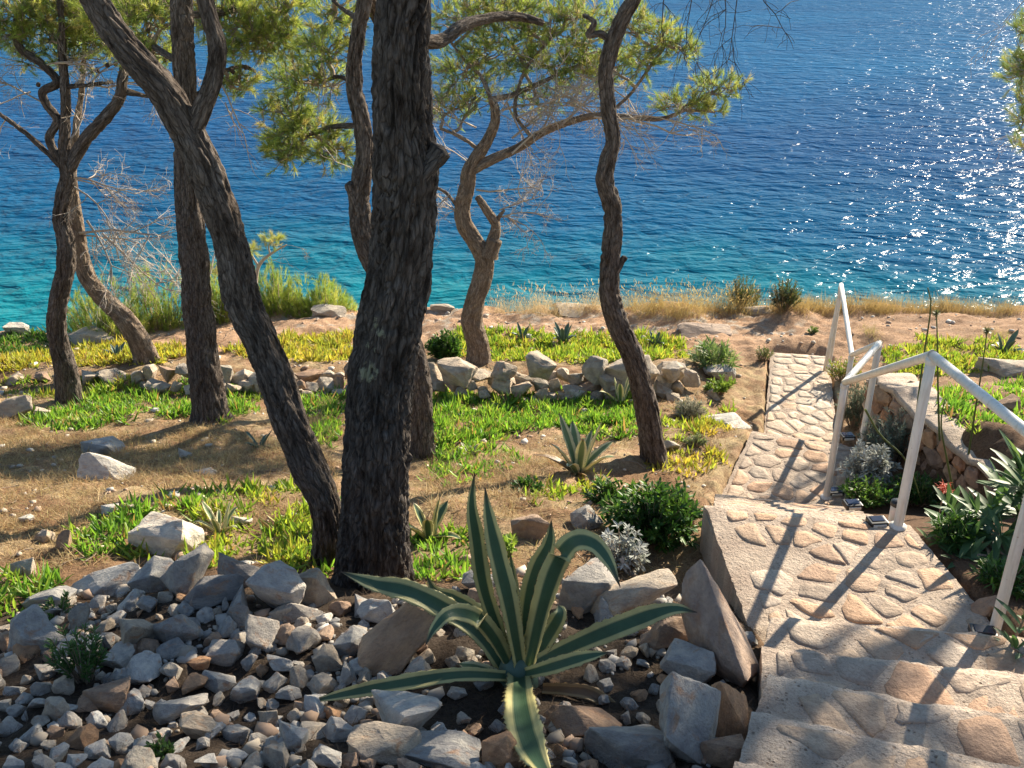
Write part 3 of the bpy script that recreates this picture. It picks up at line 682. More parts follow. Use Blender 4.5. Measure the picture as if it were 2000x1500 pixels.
# ------------------------------------------------------------------ staircase
def clip_poly(poly, p, n):
    out = []
    for i in range(len(poly)):
        a, b = poly[i], poly[(i + 1) % len(poly)]; da = (a - p) @ n; db = (b - p) @ n
        if da <= 0: out.append(a)
        if (da < 0) != (db < 0) and abs(da - db) > 1e-9: out.append(a + (b - a) * da / (da - db))
    return out
def build_stairs():
    root = empty('stone_staircase', (1.55, 4.3, EYE - 3.1))
    tag(root, 'steps and path of stones set in mortar leading down towards the sea', 'stairs')
    rg = np.random.default_rng(31); near = NEAR0
    for si, (kind, zl, L, Rr) in enumerate(STEPS):
        NL, NR, FL, FR = [np.array(p, float) for p in (near[0], near[1], L, Rr)]
        near = (L, Rr)
        leng = np.linalg.norm(FL - NL); wid = np.linalg.norm(FR - FL); dirn = (FL - NL) / leng
        NL2, NR2 = NL + dirn * .004, NR + dirn * .004
        nu = max(10, int(wid / .025)); nv = max(6, int(leng / .025))
        U, W = np.meshgrid(np.linspace(0, 1, nu), np.linspace(0, 1, nv))
        XY = ((NL2[None, None] * (1 - U)[..., None] + NR2 * U[..., None]) * (1 - W)[..., None] + (FL * (1 - U)[..., None] + FR * U[..., None]) * W[..., None])
        eL, eR, eF = U * wid, (1 - U) * wid, (1 - W) * leng
        wob = .014 * n2(XY[..., 0], XY[..., 1], 7, si, 3) + .009 * n2(XY[..., 0], XY[..., 1], 26, si, 2)
        side = np.minimum(eL, eR); XY = XY + (np.array([0, 1.0]) * (wob * np.exp(-eF / .03))[..., None]) + np.array([1.0, 0]) * ((wob * .6 - (.05 if si == 6 else 0) * (U < .5)) * np.exp(-side / .03))[..., None]
        Z = EYE + zl + .0032 * n2(XY[..., 0], XY[..., 1], 9, 3 + si, 4) - .006 * np.exp(-np.minimum(side, eF) / .012)
        V = np.concatenate([XY, Z[..., None]], -1).reshape(-1, 3); i = np.arange(nu * nv).reshape(nv, nu)
        F = [np.stack([i[:-1, :-1], i[:-1, 1:], i[1:, 1:], i[1:, :-1]], -1).reshape(-1, 4)]
        nzs = n2(XY[..., 0], XY[..., 1], 6, 40 + si, 4); nzf = n2(XY[..., 0], XY[..., 1], 22, 41, 3)
        worn = np.clip(np.exp(-eF / .035) * (1.0 + nzf) * (si < 9), 0, 1); dirt_shade = np.clip(sstep(.16, .0, W * leng + .08 * nzs) * .75 * (si < 13), 0, 1)  # real edge wear and dirt, plus lit nosing and riser-foot shade painted in
        shade = (1 + .35 * worn - .45 * dirt_shade - .12 * sstep(.1, .5, nzs)).reshape(-1); colr = shade[:, None] * np.stack([np.ones_like(shade), 1 - .03 * dirt_shade.reshape(-1), 1 - .09 * dirt_shade.reshape(-1)], -1)
        ring = np.concatenate([i[0, :], i[1:, -1], i[-1, -2::-1], i[-2:0:-1, 0]]); B = V[ring].copy(); B[:, 2] -= .55
        off = len(V); V = np.concatenate([V, B]); colr = np.concatenate([colr, colr[ring]]); k = np.arange(len(ring)); k2 = np.roll(k, -1)
        F.append(np.stack([ring[k], off + k, off + k2, ring[k2]], -1))
        o = np_mesh(kind, V, F, M['step_mortar'], colr, True, None, root); o.data.set_sharp_from_angle(angle=R(28))
        # stones bedded in the mortar
        big = kind == 'landing'
        near_st = si < 7
        a = .030 if near_st else .034
        if si in (6,): a = .025
        if si == len(STEPS) - 2: a = .030
        npts = max(3, int(leng * wid / a)); quad = [NL2, NR2, FR, FL]
        S = []
        for _ in range(4000):
            q = rg.random(2); p = (NL2 * (1 - q[0]) + NR2 * q[0]) * (1 - q[1]) + (FL * (1 - q[0]) + FR * q[0]) * q[1]
            if all(np.linalg.norm(p - s) > .72 * math.sqrt(a) for s in S): S.append(p)
            if len(S) >= npts: break
        cen = sum(quad) / 4; inner = [q + (cen - q) / np.linalg.norm(cen - q) * .055 for q in quad]
        for j, s in enumerate(S):
            if near_st and rg.random() < .12: continue
            poly = inner
            for s2 in S:
                if s2 is s: continue
                n = s2 - s; dd = np.linalg.norm(n); n = n / dd
                poly = clip_poly(poly, s + n * (dd / 2 - rg.uniform(.004, .016 if near_st else .011)), n)
                if len(poly) < 3: break
            if len(poly) < 3: continue
            P = np.array(poly); c0 = P.mean(0)
            Q = np.roll(P, -1, 0); P = np.stack([P * .86 + Q * .14, P * .14 + Q * .86], 1).reshape(-1, 2)      # corners knocked off
            P = np.stack([P, (P + np.roll(P, -1, 0)) / 2], 1).reshape(-1, 2); P = c0 + (P - c0) * (1 + .22 * perlin(np.concatenate([P * 14, np.full((len(P), 1), j * 1.7)], 1)))[:, None] * rg.uniform(.82, 1.0)
            area = .5 * abs(np.sum(P[:, 0] * np.roll(P[:, 1], -1) - P[:, 1] * np.roll(P[:, 0], -1)))
            if area < .003: continue
            m = len(P); zt = EYE + zl + rg.uniform(.0018, .0055); tilt = rg.normal(size=2) * .015
            def lift(Pp, dz): return np.concatenate([Pp, (zt + dz + (Pp - c0) @ tilt)[:, None]], 1)
            ins = c0 + (P - c0) * .965; mid = c0 + (P - c0) * .5
            V = np.concatenate([lift(P, -.02), lift(P, -.004), lift(ins, 0), lift(mid, .002 * rg.normal()), lift(c0[None], .001)])
            k = np.arange(m); k2 = (k + 1) % m
            F = [np.stack([k + r * m, k2 + r * m, k2 + (r + 1) * m, k + (r + 1) * m], -1) for r in range(3)] + [np.stack([k + 3 * m, k2 + 3 * m, np.full(m, 4 * m)], -1)]
            st = np_mesh('paving_stone', V, F, M['paver'], None, False, None, o)
            q = rg.random()
            base = (.50, .34, .225) if q < .36 else (.46, .36, .27) if q < .64 else (.40, .32, .25) if q < .86 else (.43, .28, .185)
            if si >= len(STEPS) - 2: base = (.56, .46, .35) if q < .75 else (.54, .40, .28)
            st.color = (*jit(base, rg, .85, 1.12), 1)
    # plastered side of the upper landing
    z = EYE - 2.86
    bm = bmesh.new()
    p = [(1.075, 3.34), (1.045, 4.43)]; t = .035
    top = [Vector((p[0][0] - t, p[0][1] - .05, z - .03)), Vector((p[1][0] - t, p[1][1] + .02, z - .03)), Vector((p[1][0] + .03, p[1][1] + .02, z - .03)), Vector((p[0][0] + .03, p[0][1] - .05, z - .03))]
    vt = [bm.verts.new(q) for q in top]; vb = [bm.verts.new(q - Vector((0, 0, .6))) for q in top]
    bm.faces.new(vt[::-1]); 
    for a in range(4): b = (a + 1) % 4; bm.faces.new([vt[a], vt[b], vb[b], vb[a]])
    bmesh.ops.recalc_face_normals(bm, faces=bm.faces)
    me = bpy.data.meshes.new('side_plaster'); bm.to_mesh(me); bm.free(); link('side_plaster', me, M['concrete'], root)
build_stairs()

# ------------------------------------------------------------------ retaining wall on the right
def build_retaining():
    root = empty('retaining_wall', (3.15, 6.4, EYE - 4.0)); tag(root, 'rough stone retaining wall with mortar cap right of the path', 'wall')
    rg = random.Random(44); ys = np.linspace(4.3, 8.3, 40); B = Batch(); NB = 40
    # core with cap
    rows = []
    for y in ys:
        x = float(np.interp(y, WALL_Y, WALL_X)); zt = EYE + float(np.interp(y, [4.3, 5.6, 7.4, 8.6], [-2.95, -3.42, -3.58, -4.05])) + .02 * math.sin(y * 9) + .012 * math.sin(y * 23)
        rows.append([(x + .02, y, zt - 1.3), (x + .02, y, zt - .06), (x - .02, y, zt - .05), (x - .02, y, zt - .012), (x, y, zt), (x + .30 + .02 * math.sin(y * 13), y, zt + .004), (x + .33, y, zt - .02), (x + .33, y, zt - .6)])
    V = np.array(rows).reshape(-1, 3); m = 8; i = np.arange(len(ys) * m).reshape(len(ys), m)
    F = np.stack([i[:-1, :-1], i[1:, :-1], i[1:, 1:], i[:-1, 1:]], -1).reshape(-1, 4)
    o = np_mesh('cap', V, F, M['mortar'], None, False, None, root)
    # face stones
    for row in range(7):
        y = 4.35
        while y < 8.15:
            l = rg.uniform(.10, .30); yc = y + l / 2; y += l + .012
            x = float(np.interp(yc, WALL_Y, WALL_X)); zt = EYE + float(np.interp(yc, [4.3, 5.6, 7.4, 8.6], [-2.95, -3.42, -3.58, -4.05]))
            h = .115; zc = zt - .115 - row * h
            if zc < ground(x - .25, yc) - .1: continue
            s = link('stone', WALL_ROCKS[rg.randrange(len(WALL_ROCKS))])
            s.scale = (.05, l * .55, h * .56); s.location = (x, yc, zc); s.rotation_euler = (rg.uniform(-.05, .05), rg.uniform(-.1, .1), rg.uniform(-.06, .06))
            b = rg.choice([(.36, .20, .115), (.40, .26, .16), (.30, .20, .14), (.42, .32, .23)]); s.color = (*jit(b, rg, .85, 1.15), 1); put_under(s, root)
WALL_ROCKS = []
for k in range(6):
    me = rock_mesh('wall_stone', 300 + k, 3, 14, .10, .05); me.materials.clear(); me.materials.append(M['wallrock']); WALL_ROCKS.append(me)
build_retaining()

# ------------------------------------------------------------------ tubes
def resample(pts, rad, n):
    P = np.array(pts, float); r = np.array(rad, float); k = len(P)
    if k == 2: 
        t = np.linspace(0, 1, n)[:, None]; return P[0] * (1 - t) + P[1] * t, np.interp(t[:, 0], [0, 1], r)
    E = np.concatenate([[2 * P[0] - P[1]], P, [2 * P[-1] - P[-2]]])
    seg = np.linalg.norm(np.diff(P, axis=0), axis=1); cum = np.concatenate([[0], np.cumsum(seg)]); s = np.linspace(0, cum[-1], n)
    j = np.clip(np.searchsorted(cum, s, 'right') - 1, 0, k - 2); t = ((s - cum[j]) / np.maximum(seg[j], 1e-9))[:, None]
    p0, p1, p2, p3 = E[j], E[j + 1], E[j + 2], E[j + 3]
    out = .5 * ((2 * p1) + (-p0 + p2) * t + (2 * p0 - 5 * p1 + 4 * p2 - p3) * t ** 2 + (-p0 + 3 * p1 - 3 * p2 + p3) * t ** 3)
    return out, np.interp(s, cum, r)
def tube(batch, pts, rad, nseg=8, nring=None, bark=0.0, colour=None, caps=True, seed=0, flare=0):
    n = nring or max(2, len(pts)); P, r = resample(pts, rad, n) if (nring or len(pts) > 2) else (np.array(pts, float), np.array(rad, float))
    T = np.gradient(P, axis=0); T /= np.linalg.norm(T, axis=1)[:, None] + 1e-12
    ref = np.array([0, 1.0, 0]) if abs(T[0][1]) < .9 else np.array([1.0, 0, 0])
    A = np.empty_like(P); a = np.cross(T[0], ref); a /= np.linalg.norm(a)
    for i in range(n):
        a = a - T[i] * (a @ T[i]); a /= np.linalg.norm(a) + 1e-12; A[i] = a
    Bn = np.cross(T, A); th = np.linspace(0, 2 * math.pi, nseg, endpoint=False)
    D = A[:, None] * np.cos(th)[None, :, None] + Bn[:, None] * np.sin(th)[None, :, None]
    L = np.concatenate([[0], np.cumsum(np.linalg.norm(np.diff(P, axis=0), axis=1))])
    W = np.stack([np.cos(th)[None] * r[:, None], np.sin(th)[None] * r[:, None], np.repeat(L[:, None], nseg, 1)], -1) + seed * 3.3
    rr = np.repeat(r[:, None], nseg, 1)
    if flare: rr = rr * (1 + flare * np.exp(-L / .19)[:, None] * (1 + .6 * np.sin(th * 3 + seed)[None]))
    if bark:
        q = W * np.array([1, 1, .2]); rid = np.abs(perlin(q * 26 + 3 * perlin(q * 7)[..., None])); lump = fbm(W * np.array([5, 5, 3.2]), 3)
        rr = rr * .86 + bark * (1.15 * sstep(.0, .32, rid) - .6 + .45 * perlin(W * np.array([60, 60, 30]))) + rr * .08 * lump
    V = (P[:, None] + D * rr[..., None]).reshape(-1, 3); i = np.arange(n * nseg).reshape(n, nseg); j = np.roll(i, -1, 1)
    F = [np.stack([i[:-1], j[:-1], j[1:], i[1:]], -1).reshape(-1, 4)]
    W = W.reshape(-1, 3)
    if caps:
        V = np.concatenate([V, P[-1:] + T[-1:] * r[-1] * .4]); W = np.concatenate([W, W[-1:]])
        F.append(np.stack([i[-1], j[-1], np.full(nseg, n * nseg)], -1))
    batch.add(V, F, colour, W)
    return P, r
class Segs:
    """thin three-sided twig pieces, built in one go"""
    def __init__(s): s.a = []; s.b = []; s.ra = []; s.rb = []
    def path(s, P, r):
        for k in range(len(P) - 1): s.a.append(P[k]); s.b.append(P[k + 1]); s.ra.append(r[k]); s.rb.append(r[k + 1])
    def flush(s, batch):
        if not s.a: return
        a, b = np.array(s.a, float), np.array(s.b, float); ra, rb = np.array(s.ra)[:, None], np.array(s.rb)[:, None]; n = len(a)
        d = b - a; d /= np.linalg.norm(d, axis=1)[:, None] + 1e-9; x = np.cross(d, np.array([.31, .77, .55])); x /= np.linalg.norm(x, axis=1)[:, None] + 1e-9; y = np.cross(d, x)
        V = []
        for p, r in ((a, ra), (b, rb)):
            for k in range(3): V.append(p + (x * math.cos(k * 2.0944) + y * math.sin(k * 2.0944)) * r)
        V = np.stack(V, 1); o = (np.arange(n) * 6)[:, None, None]; q = np.array([[0, 1, 4, 3], [1, 2, 5, 4], [2, 0, 3, 5]])
        batch.add(V.reshape(-1, 3), (q[None] + o).reshape(-1, 4), None, np.zeros((n * 6, 3)))
def segs(batch):
    if batch.sg is None: batch.sg = Segs()
    return batch.sg
def wander(a, b, n, amp, rg):
    a, b = np.array(a, float), np.array(b, float); t = np.linspace(0, 1, n)[:, None]; L = np.linalg.norm(b - a)
    o = rg.normal(size=(n, 3)) * amp * L; o[0] = o[-1] = 0
    return a + (b - a) * t + o
def needles(batch, tips, dirs, rg, n=30, L=.07, w=.0026, cols=None, shoot=.075, spread=(.15, .95)):
    tips = np.asarray(tips, float); dirs = np.asarray(dirs, float); dirs = dirs / np.linalg.norm(dirs, axis=1)[:, None]; m = len(tips)
    D = np.repeat(dirs, n, 0); Tp = np.repeat(tips, n, 0)
    q = rg.normal(size=(m * n, 3)); q -= D * np.sum(q * D, 1)[:, None]; q /= np.linalg.norm(q, axis=1)[:, None] + 1e-9
    ph = rg.uniform(spread[0], spread[1], m * n)[:, None]; nd = D * np.cos(ph) + q * np.sin(ph)
    base = Tp - D * (rg.random((m * n, 1)) * shoot)
    ln = L * rg.uniform(.65, 1.15, (m * n, 1)); side = np.cross(nd, rg.normal(size=(m * n, 3))); side /= np.linalg.norm(side, axis=1)[:, None] + 1e-9
    V = np.stack([base - side * w / 2, base + side * w / 2, base + nd * ln], 1).reshape(-1, 3)
    F = np.arange(m * n * 3).reshape(-1, 3)
    C = None
    if cols is not None: C = np.repeat(np.repeat(cols, n, 0) * rg.uniform(.8, 1.2, (m * n, 1)), 3, 0)
    batch.add(V, F, C)
PINE_COLS = np.array([[.23, .30, .08], [.31, .37, .095], [.17, .24, .065], [.42, .43, .13], [.42, .35, .14]])
def pine_cols(n, rg, bright=1.0, weights=(.26, .32, .14, .2, .08)): return PINE_COLS[rg.choice(5, n, p=weights)] * bright * rg.uniform(.7, 1.45, (n, 1))

def pad_foliage(tw, nd, anchor, centre, rad, ntuft, rg, up=.35, nn=40, L=.07, w=.0026, bright=1.0, sub=7, r_in=.018, tw_col=None, weights=(.26, .32, .14, .2, .08), droop=0):
    """a cloud of needle tufts round centre carried by twigs that leave anchor"""
    centre = np.array(centre, float); rad = np.array(rad, float); anchor = np.array(anchor, float)
    hub = wander(anchor, centre, 6, .05, rg); tube(tw, hub, np.linspace(r_in, r_in * .5, 6), 6, 10)
    hubc = hub[2:]
    subs = []
    for k in range(sub):
        d = rg.normal(size=3); d /= np.linalg.norm(d); d[2] = d[2] * .7 + .1
        e = centre + d * rad * rg.uniform(.45, .8); a = hubc[rg.integers(len(hubc))]
        p = wander(a, e, 5, .07, rg); segs(tw).path(p, np.linspace(r_in * .45, r_in * .2, 5)); subs.append(p)
    sp = np.concatenate([s[1:] for s in subs])
    tips, dirs = [], []
    for k in range(ntuft):
        d = rg.normal(size=3); d /= np.linalg.norm(d); e = centre + d * rad * rg.uniform(.35, 1.0) ** .6
        if rg.random() < .4: e[2] = centre[2] + abs(e[2] - centre[2]) * .9
        i = np.argmin(np.sum((sp - e) ** 2, 1)); a = sp[i]
        dv = e - a; l = np.linalg.norm(dv) + 1e-6
        mid = a + dv * .5 + rg.normal(size=3) * l * .08 + np.array([0, 0, -.08 * l])
        segs(tw).path([a, mid, e], [r_in * .22, r_in * .17, r_in * .12])
        dirn = dv / l * .6 + (e - centre) / (np.linalg.norm(e - centre) + 1e-6) * .4 + np.array([0, 0, up]) + rg.normal(size=3) * .25
        tips.append(e + dirn / np.linalg.norm(dirn) * .04); dirs.append(dirn)
        if rg.random() < .6: tips.append(mid + rg.normal(size=3) * .02); dirs.append(dirn + rg.normal(size=3) * .4)
    needles(nd, tips, dirs, rg, nn, L, w, pine_cols(len(tips), rg, bright, weights))

def twig_spray(tw, a, dirn, length, rg, r=.008, depth=3, spread=.75, droop=.0, nchild=5):
    """bare dead twigs"""
    d = np.array(dirn, float); d /= np.linalg.norm(d); n = 5; p = [np.array(a, float)]
    for k in range(n - 1):
        d = d + rg.normal(size=3) * .16 + np.array([0, 0, -droop]); d /= np.linalg.norm(d); p.append(p[-1] + d * length / (n - 1))
    segs(tw).path(p, np.maximum(np.linspace(r, r * .45, n), .0013))
    if depth > 1:
        for k in range(nchild):
            i = rg.integers(1, n); dd = d * .8 + rg.normal(size=3) * spread
            twig_spray(tw, p[i], dd, length * rg.uniform(.4, .7), rg, r * .5, depth - 1, spread, droop, nchild)

def trunk_points(spec, y0):
    P, rr = [], []
    for s in spec:
        u, v, w = s[:3]; dy = s[3] if len(s) > 3 else 0
        p, t = at_y(u, v, y0 + dy); P.append(p[:]); rr.append(w * t / FPX / 2)
    return P, rr
def cone_mesh():
    bm = bmesh.new(); bmesh.ops.create_uvsphere(bm, u_segments=10, v_segments=9, radius=1)
    for i, v in enumerate(bm.verts):
        k = 1 + .16 * math.sin(i * 2.4); tz = .8 if v.co.z > 0 else 1.0
        v.co = Vector((v.co.x * .55 * k * (1 - .35 * max(0, v.co.z)), v.co.y * .55 * k * (1 - .35 * max(0, v.co.z)), v.co.z * tz))
    me = bpy.data.meshes.new('pine_cone'); bm.to_mesh(me); bm.free(); me.materials.append(M['cone']); return me
CONE = cone_mesh()

def pine(label, foot, y0, trunk, mat, limbs=(), pads=(), sky_pads=(), dead=(), cones=(), bark=.010, nseg=56, nring=260, seed=0, bright=1.0, stubs=(), flare=.42, group='pine trees'):
    """foot: pixel of the trunk foot. trunk/limbs: (u,v,width px[,dy]). pads: (u,v,dy,ru,rv,ry,tufts,limb index or -1 trunk)
    sky_pads: crown above the picture, (dx,dy,dz,rx,ry,rz,tufts) in metres from the trunk top"""
    rg = np.random.default_rng(900 + seed)
    gp, _ = at_ground(*foot)
    root = empty('pine_tree', (gp.x, gp.y, gp.z)); tag(root, label, 'tree', group)
    P, rr = trunk_points(trunk, y0)
    P = [np.array(p) for p in P]; b = P[0].copy(); b[2] = min(ground(b[0], b[1]), b[2]) - .12
    P = [b] + P; rr = [rr[0] * 1.08] + list(rr)
    B = Batch(); ctr, rs = tube(B, P, rr, nseg, nring, bark, None, True, seed, flare); B.build('trunk', M[mat], root, True)
    curves = []
    for i, lm in enumerate(limbs):
        lp, lr = trunk_points(lm, y0); j = np.argmin(np.sum((ctr - np.array(lp[0])) ** 2, 1))
        if np.linalg.norm(ctr[j] - lp[0]) < .25: lp = [tuple(ctr[j])] + list(lp); lr = [lr[0] * 1.0] + list(lr)
        LB = Batch(); c2, _ = tube(LB, lp, lr, max(10, nseg // 2), max(24, nring // 3), bark * .6, None, True, seed + i + 1); LB.build('branch', M[mat], root, True); curves.append(c2)
    for (u, v, u2, v2, w, dy) in stubs:
        lp, lr = trunk_points([(u, v, w * 1.3, dy), ((u + u2) / 2, (v + v2) / 2, w * 1.05, dy), (u2, v2, w, dy)], y0); LB = Batch(); tube(LB, lp, lr, 18, 14, bark * .6, None, True, seed + 20); LB.build('branch_stub', M[mat], root, True)
    tw, nd = Batch(), Batch()
    for (u, v, dy, ru, rv, ry, nt, li) in pads:
        c, t = at_y(u, v, y0 + dy); base = ctr if li < 0 else curves[li]
        d2 = np.sum((base - np.array(c)) ** 2, 1); a = base[np.argmin(d2)]
        pad_foliage(tw, nd, a, c, (ru * t / FPX * 1.22, ry, rv * t / FPX * 1.25), int(nt * 1.35), rg, bright=bright, sub=11, w=.0036, L=.062)
    top = ctr[-1]
    for (dx, dy, dz, rx, ry, rz, nt) in sky_pads:
        c = top + np.array([dx, dy, dz]); pad_foliage(tw, nd, top, c, (rx, ry, rz), nt, rg, nn=34, L=.085, w=.005, sub=9, r_in=.03)
    if tw.n or tw.sg: tw.build('twigs', M['twig'], root)
    if nd.n: tag(nd.build('crown', M['needle'], root), kind='stuff')
    if dead:
        db = Batch()
        for (u, v, dy, du, dv, ddy, px, depth, nch, droop) in dead:
            a, t = at_y(u, v, y0 + dy); e, _ = at_y(u + du, v + dv, y0 + dy + ddy)
            twig_spray(db, a, np.array(e) - np.array(a), px * t / FPX, rg, max(.0045, px * t / FPX * .022), depth, .55, droop, nch)
        db.build('dead_twigs', M['dead'], root)
    for (u, v, dy) in cones:
        c, t = at_y(u, v, y0 + dy); o = link('pine_cone', CONE, None, None); o.location = c; o.scale = (.035,) * 3; o.rotation_euler = (rg.uniform(0, 6), rg.uniform(0, 6), 0); put_under(o, root)
    return root

# main trunk
yM = at_ground(735, 1150)[0].y + .1
_l = [at_y(u, v, yM - .17)[0] for u, v in ((722, 640), (738, 655), (712, 690), (710, 735), (745, 620))]
M['bark_main'] = m_bark('dark_pine_bark', (.16, .143, .13), (.023, .018, .015), .9, [(*_l[0], .05), (*_l[1], .045), (*_l[2], .05), (*_l[3], .06), (*_l[4], .03)])
pine('thickest pine with a dark furrowed lichen spotted trunk in the middle', (735, 1150), yM,
     [(735, 1160, 165), (734, 1080, 150), (735, 980, 143), (738, 860, 140), (742, 760, 140), (752, 680, 138), (768, 590, 136), (783, 500, 132), (790, 420, 134), (794, 330, 138), (788, 240, 122), (785, 120, 118), (790, 0, 114), (796, -160, 108), (800, -400, 95)],
     'bark_main', limbs=[[(800, -380, 60), (900, -600, 45, .6), (1000, -800, 30, 1.2)], [(800, -390, 60), (700, -650, 40, -.4), (620, -850, 26, -.8)]],
     sky_pads=[(.2, .5, 1.0, .9, .8, .5, 110), (-.5, .2, 1.3, .8, .8, .5, 100), (.7, 1.0, 1.4, .7, .7, .4, 80)],
     bark=.017, nseg=120, nring=460, seed=1, stubs=[(815, 352, 862, 292, 44, -.06)], flare=.36)
yY = at_ground(636, 1105)[0].y + .05
pine('leaning forked pine crossing in front of the straight one', (636, 1105), yY,
     [(634, 1110, 62), (640, 1040, 66), (632, 975, 70), (600, 905, 76), (566, 820, 76), (540, 740, 76), (508, 660, 76), (474, 590, 76), (456, 500, 74), (436, 430, 74), (412, 360, 74), (385, 295, 74), (352, 232, 72), (318, 175, 66), (268, 118, 62), (222, 62, 58), (185, 0, 54), (120, -120, 48), (60, -280, 42)],
     'bark', limbs=[[(372, 262, 44), (398, 205, 42), (418, 150, 40), (424, 90, 38), (408, 30, 36), (398, -30, 34), (395, -160, 28), (420, -320, 20)]],
     sky_pads=[(-.3, .3, .7, .7, .7, .4, 80), (.6, .5, .9, .7, .6, .4, 70)], bark=.011, nseg=80, nring=420, seed=2, flare=.1)
yT = at_ground(410, 818)[0].y
pine('straight pine standing behind the leaning forked one', (410, 818), yT,
     [(410, 820, 74), (404, 760, 68), (396, 690, 66), (386, 600, 64), (380, 520, 62), (372, 440, 60), (366, 350, 54), (364, 260, 50), (362, 170, 47), (357, 80, 46), (355, 0, 45), (352, -120, 42), (350, -300, 36)],
     'bark', limbs=[[(362, 130, 16), (330, 110, 15, .2), (290, 85, 12, .5), (250, 70, 9, .8)], [(364, 30, 14), (430, 25, 12, .3), (490, 15, 9, .5), (520, 40, 7, .6)], [(366, 210, 9), (420, 150, 9, .3), (470, 130, 7, .5), (500, 140, 5, .6)]],
     pads=[(285, 40, .6, 70, 60, .35, 90, 0), (220, 40, .8, 70, 55, .35, 80, 0), (480, 55, .5, 90, 55, .35, 130, 1), (540, 80, .5, 60, 45, .3, 70, 1), (430, 20, .4, 70, 50, .3, 80, 1), (560, 20, .5, 40, 40, .25, 40, 1), (470, 160, .5, 45, 22, .2, 22, 2), (330, 15, .5, 60, 40, .3, 60, 0), (500, 95, .5, 80, 30, .3, 50, 1), (300, 110, .5, 60, 35, .3, 40, 0), (450, 175, .4, 40, 20, .2, 12, 2)],
     sky_pads=[(0, .3, .8, .8, .8, .45, 90), (.5, 0, .3, .6, .6, .3, 60)],
     cones=[(305, 95, .4), (322, 115, .4), (290, 60, .5), (480, 132, .4), (455, 140, .4), (445, 100, .3), (250, 95, .7)],
     dead=[(430, 160, .3, 20, 60, 0, 110, 3, 4, .05), (440, 200, .3, 10, 60, 0, 70, 3, 4, .1)], bark=.012, nseg=72, nring=300, seed=3)
yL = at_ground(138, 786)[0].y
pine('twisted pine branching low at the left edge', (138, 786), yL,
     [(136, 788, 52), (128, 720, 45), (112, 650, 40), (114, 590, 39), (128, 530, 40), (128, 470, 36), (118, 430, 35), (124, 385, 32), (132, 345, 31), (126, 310, 28), (126, 260, 22), (128, 200, 20), (124, 140, 18), (120, 80, 14), (118, 10, 12), (115, -80, 9)],
     'bark', limbs=[[(134, 330, 28), (165, 275, 28), (210, 225, 26), (234, 190, 24), (240, 150, 22), (252, 110, 18, .2), (300, 70, 14, .4)],
                    [(118, 315, 18), (96, 270, 18), (112, 235, 18), (92, 205, 18), (84, 180, 18), (112, 160, 18), (82, 125, 18), (45, 100, 17), (30, 70, 15), (35, 20, 12)],
                    [(122, 325, 16), (95, 300, 13), (50, 260, 10), (10, 230, 8), (-30, 205, 6)], [(240, 180, 12), (270, 185, 8), (300, 190, 5, .1)], [(128, 170, 10), (180, 165, 8), (220, 160, 6, .2)]],
     pads=[(40, 25, .1, 70, 45, .35, 120, 1), (120, 20, .2, 70, 45, .35, 110, -1), (200, 20, .3, 70, 45, .35, 100, 0), (170, 80, .3, 55, 35, .25, 60, 0), (20, 70, .0, 40, 30, .2, 40, 1), (100, 75, .2, 60, 35, .25, 60, -1), (150, 120, .2, 60, 26, .25, 24, -1), (60, 110, .1, 45, 25, .2, 18, 1), (260, 110, .3, 50, 30, .25, 30, 0)],
     sky_pads=[(0, .2, .5, .8, .7, .35, 80)], cones=[(190, 138, .1), (210, 128, .1), (75, 165, 0), (88, 172, 0), (225, 125, .2)],
     dead=[(100, 210, 0, -50, -30, 0, 110, 4, 5, 0), (125, 180, 0, 60, -30, 0, 120, 4, 5, 0), (180, 160, .1, 30, -40, 0, 100, 4, 5, 0), (80, 130, 0, 60, -20, 0, 110, 4, 5, 0), (240, 140, .1, 60, 20, 0, 120, 4, 5, .02), (240, 170, .1, 60, 10, .1, 100, 4, 4, 0), (140, 345, 0, 60, -5, 0, 120, 4, 6, .03), (145, 365, 0, 60, 30, 0, 110, 4, 5, .06), (155, 455, .1, 70, 5, 0, 150, 4, 5, .05), (170, 430, .1, 50, 60, 0, 130, 4, 5, .05), (128, 280, 0, 60, -40, 0, 110, 4, 4, 0),
           (60, 180, 0, -50, 20, 0, 90, 3, 4, 0), (180, 165, .1, 50, -5, .1, 120, 3, 5, 0), (10, 235, 0, -20, 30, 0, 70, 3, 4, 0), (90, 140, 0, -60, -10, 0, 100, 3, 5, 0), (230, 140, .2, 40, 10, .1, 100, 3, 5, 0)],
     bark=.011, nseg=56, nring=280, seed=4)
yB = at_ground(288, 705)[0].y
pine('thin pine bending out of the dry stone wall behind the twisted one', (288, 705), yB,
     [(288, 708, 44), (268, 660, 46), (236, 615, 42), (200, 580, 40), (170, 540, 36), (156, 490, 34), (150, 440, 30), (144, 395, 26), (140, 350, 20), (142, 300, 16), (150, 240, 13), (160, 170, 10), (165, 90, 8)],
     'bark_pale', limbs=[], pads=[(165, 60, .1, 60, 40, .25, 50, -1)],
     dead=[(152, 458, 0, 80, 5, 0, 120, 4, 6, .04), (200, 455, 0, 60, 50, 0, 140, 4, 6, .05), (150, 350, 0, 60, 20, 0, 90, 4, 5, .05)], bark=.010, nseg=44, nring=220, seed=5)
yS = at_ground(815, 893)[0].y
